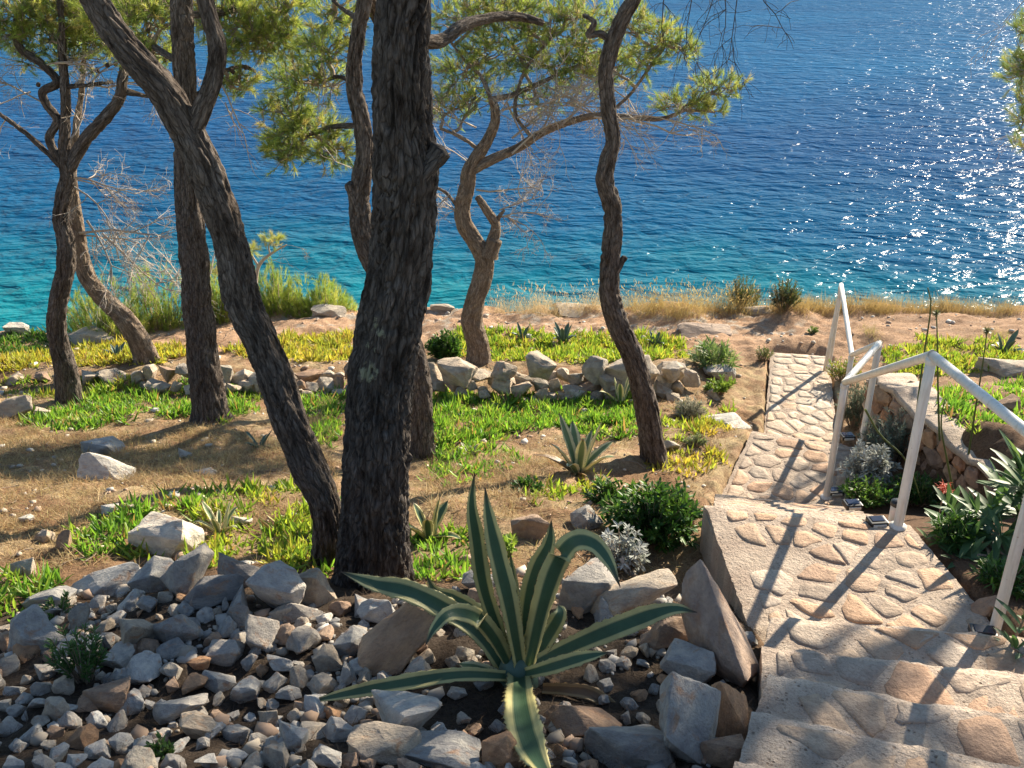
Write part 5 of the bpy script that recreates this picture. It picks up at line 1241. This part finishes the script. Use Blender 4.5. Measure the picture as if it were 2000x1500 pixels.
def build_ice():
    for k, (name, (poly, kind, dens)) in enumerate(ICE.items()):
        rg = np.random.default_rng(400 + k); a = area_px(poly); far = kind in (2, 3) or 'far' in name
        n = int(min(1500, max(40, a * (320 if not far else 280) * dens))); P = scatter_px(poly, n, rg)
        if len(P) < 5: continue
        keep = n2(P[:, 0], P[:, 1], 3.2, 11 + k, 3) > -.32 if dens < 1 else n2(P[:, 0], P[:, 1], 3.0, 11 + k, 3) > -.52; P = P[keep]; m = 9
        B = Batch(); base = np.repeat(P, m, 0) + rg.normal(size=(len(P) * m, 3)) * np.array([.028, .028, .004]); base[:, 2] -= .006
        clump_h = np.repeat(.65 + .5 * rg.random(len(P)), m)
        d = rg.normal(size=(len(base), 3)) * .75; d[:, 2] = np.abs(d[:, 2]) * .6 + .55
        cols = np.array(ICE_COL[kind]); ci = rg.integers(len(cols), size=len(P)); c = np.repeat(cols[ci], m, 0) * rg.uniform(.65, 1.25, (len(base), 1)); dry = rg.random(len(base)) < .06; c[dry] = np.array([.38, .24, .12])
        hill = .55 + .75 * sstep(-.4, .5, n2(base[:, 0], base[:, 1], 4.0, 77, 3)); L = rg.uniform(.06, .11, len(base)) * clump_h * hill * (.75 if 'sedum' in name else 1.0)
        blades(B, base, d, L, rg.uniform(.010, .015, len(base)), c, rg, bend=rg.uniform(-.5, .35, len(base)), fold=.5)
        o = B.build('ice_plants' if 'ice' in name else 'sedum', M['ice'], None); tag(o, ICE_LABEL[name], 'ground cover', kind='stuff')
build_ice()
def build_straw():
    rg = np.random.default_rng(500); B = Batch()
    pal = np.array([(.48, .36, .19), (.58, .45, .25), (.38, .26, .14), (.32, .18, .10), (.44, .39, .18)])
    for poly, dens in STRAW:
        n = int(area_px(poly) * 5200 * dens); P = scatter_px(poly, min(n, 52000), rg)
        if not len(P): continue
        P = P[n2(P[:, 0], P[:, 1], 2.2, 33, 3) > -.32]
        d = rg.normal(size=(len(P), 3)); d[:, 2] = np.abs(d[:, 2]) * .6 + .3; tuft = .6 + .9 * sstep(-.2, .5, n2(P[:, 0], P[:, 1], 5.0, 71, 3))
        blades(B, P, d, rg.uniform(.04, .11, len(P)) * tuft, rg.uniform(.002, .004, len(P)), pal[rg.choice(5, len(P), p=[.34, .28, .2, .1, .08])] * rg.uniform(.8, 1.15, (len(P), 1)), rg, bend=.5)
    # tangled tufts everywhere else between the trees and the wall
    n = 60000; x = rg.uniform(-5.2, 1.9, n); y = rg.uniform(4.1, 9.2, n); k = (x < np.interp(y, _ly, _lx) - .1) & (n2(x, y, 1.7, 91, 4) > -.12) & (np.abs(x) < .6 * y + .2); x, y = x[k], y[k]
    P = np.stack([x, y, height(x, y) + EYE], -1); d = rg.normal(size=(len(P), 3)); d[:, 2] = np.abs(d[:, 2]) * .6 + .3
    blades(B, P, d, rg.uniform(.03, .10, len(P)), rg.uniform(.002, .0035, len(P)), pal[rg.choice(5, len(P), p=[.3, .24, .2, .14, .12])] * rg.uniform(.75, 1.15, (len(P), 1)), rg, bend=.5)
    tag(B.build('dry_grass', M['straw'], None), 'short matted dry grass under the pines', 'grass', kind='stuff')
    # fallen needles over the whole slope
    B = Batch(); n = 60000; x = rg.uniform(-4.6, 2.6, n); y = rg.uniform(1.8, 10.8, n); y[:18000] = rg.uniform(1.8, 4.0, 18000); k = (x < np.interp(y, _ly, _lx) - .03) & (np.abs(x) < .62 * y + .3); x, y = x[k], y[k]; z = height(x, y) + EYE + .004
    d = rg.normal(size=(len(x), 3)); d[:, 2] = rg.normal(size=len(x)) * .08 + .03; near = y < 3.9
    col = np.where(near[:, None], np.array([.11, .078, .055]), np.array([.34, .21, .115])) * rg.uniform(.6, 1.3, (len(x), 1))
    blades(B, np.stack([x, y, z], -1), d, rg.uniform(.04, .09, len(x)), .0018, col, rg, bend=.1)
    tag(B.build('pine_litter', M['straw'], None), 'brown fallen pine needles on the slope', 'litter', kind='stuff')
build_straw()
def grass_tufts(name, label, spots, rg, col, hpx, n, w=.0028, spread=.35, seedheads=False, cat='grass'):
    B = Batch()
    for (u, v, wpx) in spots:
        c, t = at_ground(u, v); r = wpx * t / FPX / 2; h = hpx * t / FPX
        m = n; xy = rg.normal(size=(m, 2)) * np.array([r * .55, .10]); x = c.x + xy[:, 0]; y = np.minimum(c.y + xy[:, 1], y_edge(c.x + xy[:, 0]) + .1); z = height(x, y) + EYE
        d = rg.normal(size=(m, 3)) * spread; d[:, 2] = 1; L = h * rg.uniform(.35, 1.05, m)
        cc = np.array(col)[rg.integers(len(col), size=m)] * rg.uniform(.8, 1.2, (m, 1)); base = np.stack([x, y, z - .01], -1)
        blades(B, base, d, L, w, cc, rg, bend=rg.uniform(.1, .8, m))
        if seedheads:
            k = rg.random(m) < .3; dn = d[k] / np.linalg.norm(d[k], axis=1)[:, None]; tp = base[k] + dn * L[k][:, None] * .86
            blades(B, tp, dn + rg.normal(size=dn.shape) * .15, L[k] * .22, .008, cc[k] * 1.1, rg, bend=.9)
    o = B.build(name, M['straw'], None); tag(o, label, cat, kind='stuff'); return o
rg9 = np.random.default_rng(909); GOLD = [(.50, .37, .16), (.56, .44, .22), (.42, .30, .12), (.48, .40, .16)]
grass_tufts('dry_grass', 'pale feathery dry grass on the cliff edge left of the slender pine', [(985, 604, 60), (1030, 604, 60), (1080, 604, 70), (1130, 602, 60), (1060, 612, 80), (1160, 602, 40)], rg9, [(.58, .47, .28), (.62, .52, .34), (.50, .38, .2)], 66, 260, .0024, .42, True)
grass_tufts('dry_grass', 'golden dry grass on the cliff edge between the slender pine and the dark bushes', [(1230, 600, 60), (1280, 604, 70), (1330, 606, 80), (1370, 606, 90), (1410, 606, 90), (1450, 604, 80), (1340, 618, 90), (1430, 612, 80), (1265, 612, 60)], rg9, GOLD, 66, 330, .0026, .48, True)
grass_tufts('dry_grass', 'short golden grass on the cliff edge right of the handrail', [(1520, 604, 50), (1610, 604, 50), (1860, 606, 60), (1910, 608, 50), (1960, 608, 60), (1720, 612, 60), (1580, 600, 60), (1690, 604, 70), (1740, 606, 90), (1790, 608, 90), (1830, 606, 60), (1560, 602, 40), (1650, 600, 40)], rg9, [(.48, .36, .15), (.52, .40, .19), (.40, .30, .13)], 50, 460, .0026, .45)
grass_tufts('dry_grass', 'thin grey brown grass on the cliff edge at the right edge', [(1880, 606, 60), (1930, 606, 70), (1980, 606, 70)], rg9, [(.40, .32, .2), (.36, .27, .16)], 26, 260, .0024, .5)
grass_tufts('dry_grass', 'tan grass tufts between path and terrace agave', [(1900, 668, 60), (1950, 655, 50), (1840, 690, 50), (1960, 672, 50), (1700, 650, 30)], rg9, [(.48, .40, .2), (.42, .38, .16)], 24, 260, .0024, .5)
grass_tufts('dry_grass', 'sparse straw stalks on the shaded grass below the straight pine', [(315, 880, 20), (300, 885, 30), (260, 878, 20), (150, 900, 40)], rg9, GOLD, 70, 12, .003, .3, True)
grass_tufts('dry_grass', 'tan grass tuft between the leaning and the thickest trunk', [(640, 800, 40), (620, 830, 40), (640, 850, 40)], rg9, [(.42, .34, .17), (.36, .32, .14)], 40, 200, .0024, .5)

# ------------------------------------------------------------------ shrubs
def shrub(label, u, v, wpx, hpx, cols, rg, nshoot=60, leaf=(.05, .012), per=12, mat='leaf', dy=0, fold=.25, up=.7, name='shrub', cat='shrub', group='garden shrubs', dens=1.0, base=None):
    g, t = at_ground(u, v) if base is None else (Vector(base), (Vector(base) - Vector((0, 0, EYE))).length); root = empty(name, g); tag(root, label, cat, group)
    rx, rz = wpx * t / FPX / 2, hpx * t / FPX; S, B = Batch(), Batch(); cols = np.array(cols)
    for k in range(nshoot):
        a = rg.uniform(0, 2 * math.pi); rr = math.sqrt(rg.random()); hh = rz * rg.uniform(.45, 1.0) * math.sqrt(max(.05, 1 - .75 * rr * rr))
        e = np.array([g.x + math.cos(a) * rx * rr, g.y + math.sin(a) * rx * rr * .8, g.z + hh]); b = np.array([g.x + math.cos(a) * rx * rr * .25, g.y + math.sin(a) * rx * rr * .2, g.z - .01])
        mid = (b + e) / 2 + np.array([0, 0, hh * .08]); P, _ = resample([b, mid, e], [1, 1, 1], 6); segs(S).path(P, np.linspace(.004, .0015, 6))
        d = P[-1] - P[-2]; d /= np.linalg.norm(d); n = per
        tt = rg.uniform(.35, 1.0, n); base_p = np.stack([np.interp(tt * 5, range(6), P[:, q]) for q in range(3)], -1)
        q = rg.normal(size=(n, 3)); q -= d * (q @ d)[:, None]; q /= np.linalg.norm(q, axis=1)[:, None]
        dd = d * up + q * .7; c = cols[rg.integers(len(cols))] * rg.uniform(.75, 1.2, (n, 1))
        blades(B, base_p, dd, leaf[0] * rg.uniform(.7, 1.15, n), leaf[1], c * np.ones((1, 3)), rg, bend=rg.uniform(-.1, .5, n), fold=fold)
    S.build('stems', M['twig'], root); tag(B.build('leaves', M[mat], root), kind='stuff'); return root
rs = np.random.default_rng(600)
GREEN = [(.055, .135, .03), (.08, .18, .035), (.045, .11, .03), (.11, .21, .045)]
YGREEN = [(.40, .46, .11), (.32, .42, .09), (.48, .50, .14), (.24, .34, .07)]
SILV = [(.42, .44, .40), (.50, .51, .47), (.36, .39, .34)]
shrub('dense dark green shrub beside the landing', 1275, 1050, 215, 130, GREEN, rs, 190, (.055, .014), 16)
shrub('low dark green sprawl left of the dense dark green shrub', 1185, 985, 90, 60, GREEN, rs, 40, (.05, .013), 10)
shrub('dark green rounded bush left of the contorted pine', 868, 702, 74, 62, [(.07, .16, .03), (.10, .22, .04), (.05, .12, .03)], rs, 150, (.05, .016), 14)
shrub('silver leaved ragged plant below the dense dark green shrub', 1215, 1110, 100, 110, SILV, rs, 34, (.045, .010), 22, 'silver', up=.3)
shrub('large silver leaved clump beside the lower landing', 1690, 948, 120, 100, SILV, rs, 95, (.055, .013), 22, 'silver', up=.4)
shrub('grey green feathery bush in the strip behind the silver clump', 1745, 905, 150, 120, [(.20, .25, .19), (.26, .30, .24), (.15, .20, .14)], rs, 120, (.05, .006), 26, 'silver')
shrub('grey green bush behind the far rail posts', 1668, 832, 86, 100, [(.20, .25, .18), (.15, .20, .14)], rs, 80, (.05, .007), 22, 'silver')
shrub('fresh green herb at the silver clump by the lower landing', 1690, 985, 110, 60, [(.12, .25, .05), (.17, .30, .07), (.09, .19, .04)], rs, 80, (.04, .010), 14)
shrub('dark leafy undergrowth behind the white garden lamp', 1790, 985, 130, 70, GREEN, rs, 90, (.05, .010), 14)
shrub('yellow green creeper at the wall end of the path', 1645, 745, 70, 60, [(.32, .36, .08), (.22, .32, .06), (.40, .30, .08)], rs, 70, (.04, .011), 12)
shrub('young oleander with narrow pale leaves by the path', 1390, 725, 110, 66, [(.20, .30, .12), (.28, .36, .18), (.14, .24, .08)], rs, 46, (.11, .014), 14)
shrub('leafy green plant left of the far path end', 1405, 768, 70, 40, [(.17, .28, .05), (.24, .34, .07)], rs, 40, (.05, .014), 12)
shrub('brown green twiggy shrub at the far end of the path', 1492, 705, 40, 36, [(.20, .22, .10), (.14, .17, .07)], rs, 40, (.03, .006), 14)
shrub('ghostly grey lavender bush behind the slender pine', 1345, 818, 64, 48, [(.36, .36, .26), (.44, .42, .32)], rs, 70, (.05, .005), 18, 'silver')
shrub('small grey bush beside the yellow sedum', 1358, 872, 48, 30, [(.20, .25, .14), (.26, .30, .18)], rs, 40, (.03, .006), 14)
shrub('green herb at the left of the cream edged agave', 1030, 965, 60, 40, GREEN, rs, 30, (.04, .012), 10)
shrub('tiny round green weed on red earth near the cliff', 1587, 652, 22, 18, [(.16, .24, .08)], rs, 24, (.03, .009), 10)
shrub('bright rosette of fleshy leaves before the brown block', 1000, 1080, 56, 42, [(.34, .46, .10), (.28, .42, .08)], rs, 12, (.05, .014), 10)
shrub('feathery green weed growing in the left rubble', 165, 1330, 110, 150, [(.06, .13, .04), (.08, .17, .05)], rs, 26, (.035, .006), 26)
shrub('small green weed low in the rubble', 318, 1478, 60, 44, [(.09, .17, .05), (.12, .2, .06)], rs, 12, (.025, .007), 16)
shrub('green seedling in the rubble crest shade', 118, 1205, 90, 50, [(.07, .14, .04)], rs, 12, (.028, .007), 16)
for k, (u, v, w, h, lab) in enumerate([(210, 655, 150, 90, 'low yellow green pine bush right of the twisted trunk'), (310, 640, 130, 105, 'tall yellow green pine bush left of the straight trunk'), (425, 620, 90, 90, 'yellow green pine bush between straight and leaning trunk'), (535, 608, 110, 78, 'yellow green pine bush right of the leaning trunk'), (625, 606, 130, 62, 'low spreading pine bush left of the thickest trunk')]):
    g, t = at_ground(u, v); rg = np.random.default_rng(700 + k)
    root = empty('pine_bush', g); tag(root, lab, 'bush', 'young pine bushes on the cliff edge'); tw, nd = Batch(), Batch(); tips, dirs = [], []
    rx, rz = w * t / FPX / 2 * 1.15, h * t / FPX * 1.35
    for j in range(420):
        a = rg.uniform(0, 6.28); rr = math.sqrt(rg.random()); hh = rz * (rg.uniform(.2, 1.0)) * math.sqrt(max(.06, 1 - rr * rr * .8)) * (.8 + .35 * math.sin(a * 3 + k))
        e = np.array([g.x + math.cos(a) * rx * rr, g.y + math.sin(a) * rx * rr * .6, g.z - .05 + hh]); b = np.array([g.x + math.cos(a) * rx * rr * .6, g.y + math.sin(a) * rx * rr * .4, g.z - .08])
        if j % 2: segs(tw).path([b, e], [.005, .002])
        tips.append(e); dirs.append(np.array([math.cos(a) * .5 * rr, math.sin(a) * .5 * rr, 1.0]) + rg.normal(size=3) * .25)
    needles(nd, tips, dirs, rg, 34, .085, .0042, np.array(YGREEN)[rg.integers(4, size=len(tips))] * rg.uniform(.8, 1.15, (len(tips), 1)), .14, (.15, .7))
    tw.build('stems', M['twig'], root); tag(nd.build('leaves', M['needle'], root), kind='stuff')
for k, (u, v, w, h, lab) in enumerate([(1448, 606, 74, 78, 'left of two dark juniper bushes on the cliff edge'), (1530, 606, 66, 74, 'right of two dark juniper bushes on the cliff edge')]):
    shrub(lab, u, v, w, h, [(.07, .10, .04), (.10, .13, .05), (.16, .13, .06)], rs, 95, (.05, .006), 26, 'needle', up=.9, name='juniper_bush', cat='bush', group='juniper bushes')
def sapling():
    y0 = 10.6; p, t = at_y(505, 575, y0); root = empty('pine_sapling', p); tag(root, 'spindly pine sapling with grey bare limbs above the cliff bushes', 'tree', 'pine trees'); rg = np.random.default_rng(801)
    B = Batch(); P, rr = trunk_points([(500, 600, 9), (500, 545, 8), (508, 515, 7), (530, 495, 5), (560, 478, 3)], y0); tube(B, P, rr, 8, 24)
    P2, r2 = trunk_points([(505, 520, 5), (490, 495, 4), (485, 480, 3)], y0); tube(B, P2, r2, 6, 12); P3, r3 = trunk_points([(528, 498, 4), (525, 480, 3), (535, 470, 2)], y0); tube(B, P3, r3, 6, 10); B.build('trunk', M['dead'], root, True)
    tw, nd = Batch(), Batch()
    for (u, v, ru, rv, nt, a) in ((533, 470, 26, 12, 30, P3[-1]), (488, 490, 18, 12, 18, P2[-1]), (424, 530, 16, 16, 14, P2[0])):
        c, t = at_y(u, v, y0); pad_foliage(tw, nd, a, c, (ru * t / FPX, .12, rv * t / FPX), nt, rg, r_in=.006, weights=(.1, .2, .0, .4, .3))
    for (u, v, du, dv, px) in ((560, 478, 30, 5, 40), (520, 505, 40, 10, 60), (500, 545, -30, -5, 40)):
        a, t = at_y(u, v, y0); e, _ = at_y(u + du, v + dv, y0); twig_spray(tw, a, np.array(e) - np.array(a), px * t / FPX, rg, .004, 3, .5, 0, 4)
    tw.build('twigs', M['dead'], root); tag(nd.build('crown', M['needle'], root), kind='stuff')
sapling()
def dead_bush():
    y0 = 10.3; p, t = at_y(340, 560, y0); root = empty('dead_sapling', p); tag(root, 'leafless grey dead branches above the tall pine bush', 'dead branches'); rg = np.random.default_rng(811); B = Batch()
    for (u, v, du, dv, px) in ((345, 560, -30, -60, 110), (350, 540, -60, -40, 100), (345, 560, 10, -70, 110), (300, 520, -40, -30, 80), (410, 540, 5, -60, 90)):
        a, t = at_y(u, v, y0); e, _ = at_y(u + du, v + dv, y0); twig_spray(B, a, np.array(e) - np.array(a), px * t / FPX, rg, .008, 4, .5, 0, 4)
    B.build('branches', M['dead'], root)
dead_bush()

# oleanders at the lower right, every long leaf a part
def lance_mesh(k):
    rg = np.random.default_rng(k); nl = 9; s = np.linspace(0, 1, nl); V = []
    for i in range(nl):
        w = .085 * math.sin(math.pi * (s[i] * .94 + .03)) ** .8; z = -.16 * s[i] ** 2 * (1 + .4 * k) + .02
        for x in (-1, -.35, .35, 1): V.append((x * w, s[i], z + .25 * w * abs(x)))
    i = np.arange(nl * 4).reshape(nl, 4); F = np.stack([i[:-1, :-1], i[:-1, 1:], i[1:, 1:], i[1:, :-1]], -1).reshape(-1, 4)
    me = bpy.data.meshes.new('leaf'); me.from_pydata([tuple(v) for v in V], [], F.tolist()); me.polygons.foreach_set('use_smooth', np.ones(len(F), bool))
    c = np.ones((len(V), 4), np.float32); c[:, :3] = [(.07, .14, .055), (.10, .18, .075), (.06, .12, .05), (.14, .22, .10)][k % 4]
    c[np.arange(nl * 4) % 4 == 1, :3] *= 1.25
    a = me.attributes.new('Col', 'FLOAT_COLOR', 'POINT'); a.data.foreach_set('color', c.ravel()); me.materials.append(M['leaf']); return me
LANCE = [lance_mesh(k) for k in range(4)]
def oleander(label, base, shoots, rg, leafl=.16, per=19):
    root = empty('oleander', base); tag(root, label, 'shrub', 'oleander shrubs'); S = Batch()
    for e in shoots:
        e = np.array(e); b = np.array(base) + rg.normal(size=3) * np.array([.05, .05, 0]); mid = (b + e) / 2 + np.array([0, 0, .06]); P, _ = resample([b, mid, e], [1, 1, 1], 8); tube(S, P, np.linspace(.009, .004, 8), 6)
        d = P[-1] - P[-2]; d /= np.linalg.norm(d)
        for k in range(per):
            f = 1 - .55 * (k / per) ** 1.2; p = np.array([np.interp(f * 7, range(8), P[:, q]) for q in range(3)]); az = k * 2.1 + rg.uniform(-.3, .3)
            el = R(75) * (1 - k / per) ** 1.5 + R(12) + rg.uniform(-.2, .2)
            dirn = Vector((math.cos(az) * math.cos(el), math.sin(az) * math.cos(el), math.sin(el))); dirn = (dirn + Vector(d) * .35).normalized()
            o = link('leaf', LANCE[rg.integers(4)]); o.location = p; q = dirn.to_track_quat('Y', 'Z'); o.rotation_euler = q.to_euler(); l = leafl * rg.uniform(.75, 1.2) * (.65 if k < 2 else 1); o.scale = (l * 1.3, l, l); put_under(o, root)
    S.build('stems', M['twig'], root)
ro = np.random.default_rng(650)
def sh(lst, dy=0): return [at_y(u, v, y)[0][:] for (u, v, y) in lst]
b1 = at_y(1880, 1190, 4.05)[0]; oleander('oleander with long dark leaves between the landing and the nearest post', (b1.x, b1.y, ground(b1.x, b1.y)), sh([(1838, 1045, 4.25), (1900, 1010, 4.3), (1960, 1055, 4.0), (1870, 1110, 4.0), (1930, 1130, 3.9), (1990, 1120, 3.9), (1850, 1000, 4.6), (1890, 1065, 4.1), (1820, 1090, 4.2), (1940, 1000, 4.4)]), ro)
b2 = at_y(2000, 1100, 4.3)[0]; oleander('tall oleander cut by the right edge of the view', (b2.x, b2.y, ground(b2.x, b2.y)), sh([(1985, 910, 4.4), (2010, 960, 4.2), (1950, 960, 4.6), (2040, 900, 4.4), (2030, 1020, 4.1), (1985, 1010, 4.3)]), ro, .19)
b3 = at_y(2000, 1290, 3.2)[0]; oleander('oleander shoot low at the right edge beside the steps', (b3.x, b3.y, ground(b3.x, b3.y)), sh([(2000, 1210, 3.2), (2030, 1170, 3.3), (1975, 1265, 3.1)]), ro, .13, 9)
shrub('low leafy weeds along the landing under the oleander', 1840, 1170, 120, 50, GREEN, rs, 70, (.05, .007), 14, base=(2.28, 3.72, ground(2.28, 3.72)))
shrub('leafy weeds at the foot of the tall rail post', 1800, 1110, 100, 60, GREEN, rs, 60, (.06, .008), 14, base=(2.22, 4.15, ground(2.22, 4.15)))

def stalk(label, pts, y, head=True, rg=ro):
    P = [np.array(at_y(u, v, y)[0]) for u, v in pts]; root = empty('flower_stalk', P[0]); tag(root, label, 'flower stalk', 'dry flower stalks behind the rail')
    B = Batch(); tube(B, P, np.linspace(.008, .004, len(P)), 6, 14, 0, (.12, .15, .06)); B.build('stem', M['leaf'], root, True)
    if head:
        H = Batch(); n = 70; d = rg.normal(size=(n, 3)); d /= np.linalg.norm(d, axis=1)[:, None]; blades(H, np.repeat(P[-1][None], n, 0), d, .035, .008, np.tile([[.16, .17, .09]], (n, 1)), rg, bend=0); H.build('seed_head', M['leaf'], root)
stalk('tall green stalk with bent tip rising in front of the sea', [(1780, 905), (1792, 790), (1805, 690), (1816, 620), (1818, 580), (1812, 562)], 6.2, False)
stalk('stalk with seed head just left of the tall bent one against the earth', [(1835, 860), (1832, 760), (1831, 680), (1829, 612)], 6.3)
stalk('stalk with round seed head near the terrace agave', [(1890, 900), (1905, 800), (1918, 720), (1928, 646)], 6.0)
stalk('leaning dry stalk crossing in front of the retaining wall', [(1690, 800), (1720, 850), (1770, 900), (1800, 980)], 5.9, False)
stalk('thin stalk behind the tall rail post', [(1870, 1000), (1850, 900), (1838, 830), (1845, 780)], 5.6, False)
def red_flowers():
    p, t = at_y(1845, 955, 4.9); root = empty('red_flower', p); tag(root, 'orange red wispy flower head above the white lamp', 'flower'); B, S = Batch(), Batch(); rg = np.random.default_rng(5)
    g = ground(p.x, p.y); tube(S, [(p.x, p.y, g), (p.x, p.y, (g + p.z) / 2), p[:]], [.005, .004, .003], 5, 8)
    d = rg.normal(size=(110, 3)); d[:, 2] = np.abs(d[:, 2]) * .8; blades(B, np.array(p)[None] + rg.normal(size=(110, 3)) * .015, d, rg.uniform(.02, .055, 110), .006, np.array([(.62, .10, .04)]) * rg.uniform(.6, 1.2, (110, 1)), rg, bend=.6)
    S.build('stem', M['twig'], root); B.build('petals', M['flower'], root)
red_flowers()

def strewn():
    rg = np.random.default_rng(1500); n = 2600; x = rg.uniform(-5.5, 6.5, n); y = rg.uniform(4.0, 12.4, n)
    k = ((x < np.interp(y, _ly, _lx) - .04) | (x > np.interp(y, WALL_Y, WALL_X) + .4) | (y > 10.7)) & (n2(x, y, 1.3, 44, 3) > -.2) & (y < y_edge(x) - .05); x, y = x[k], y[k]; z = height(x, y) + EYE
    bm = bmesh.new(); bmesh.ops.create_icosphere(bm, subdivisions=1, radius=1); V0 = np.array([v.co[:] for v in bm.verts]); F0 = np.array([[v.index for v in f.verts] for f in bm.faces]); bm.free(); G = Batch()
    for i in range(len(x)):
        sz = rg.choice([.008, .014, .022, .035], p=[.4, .35, .18, .07]); V = V0 * (1 + .28 * rg.normal(size=(12, 1)).clip(-1, 1)) * sz * np.array([1.3, 1, .7]); a = rg.uniform(0, 6.3); ca, sa = math.cos(a), math.sin(a)
        G.add(V @ np.array([[ca, sa, 0], [-sa, ca, 0], [0, 0, 1]]) + (x[i], y[i], z[i] + sz * .25), F0, np.array([WHITE, WARM, BROWN, PALE][rg.choice(4, p=[.25, .4, .2, .15])]) * rg.uniform(.75, 1.1))
    tag(G.build('pebbles', bpy.data.materials['grit'], None), 'small stones strewn over the slope', 'pebbles', kind='stuff')
    B = Batch(); S = segs(B); n = 420; x = rg.uniform(-5, 2.4, n); y = rg.uniform(4.0, 11.5, n)
    for i in range(n):
        if x[i] > np.interp(y[i], _ly, _lx) - .15: continue
        a = rg.uniform(0, 6.3); l = rg.uniform(.06, .22); p = [np.array([x[i] + math.cos(a + .3 * q) * l * q / 3, y[i] + math.sin(a + .3 * q) * l * q / 3, 0]) for q in range(4)]
        zz = height(np.array([q[0] for q in p]), np.array([q[1] for q in p])) + EYE + .012
        for q, h in zip(p, zz): q[2] = h
        S.path(p, [.004, .0035, .003, .002])
    tag(B.build('fallen_twigs', M['twig'], None), 'thin fallen twigs lying on the slope', 'twigs', kind='stuff')
strewn()
for o in bpy.data.objects:
    if o.name.split('.')[0] in ('dead_twigs', 'twigs', 'hanging_twigs', 'stems', 'branches') and o.parent: o['kind'] = 'stuff'
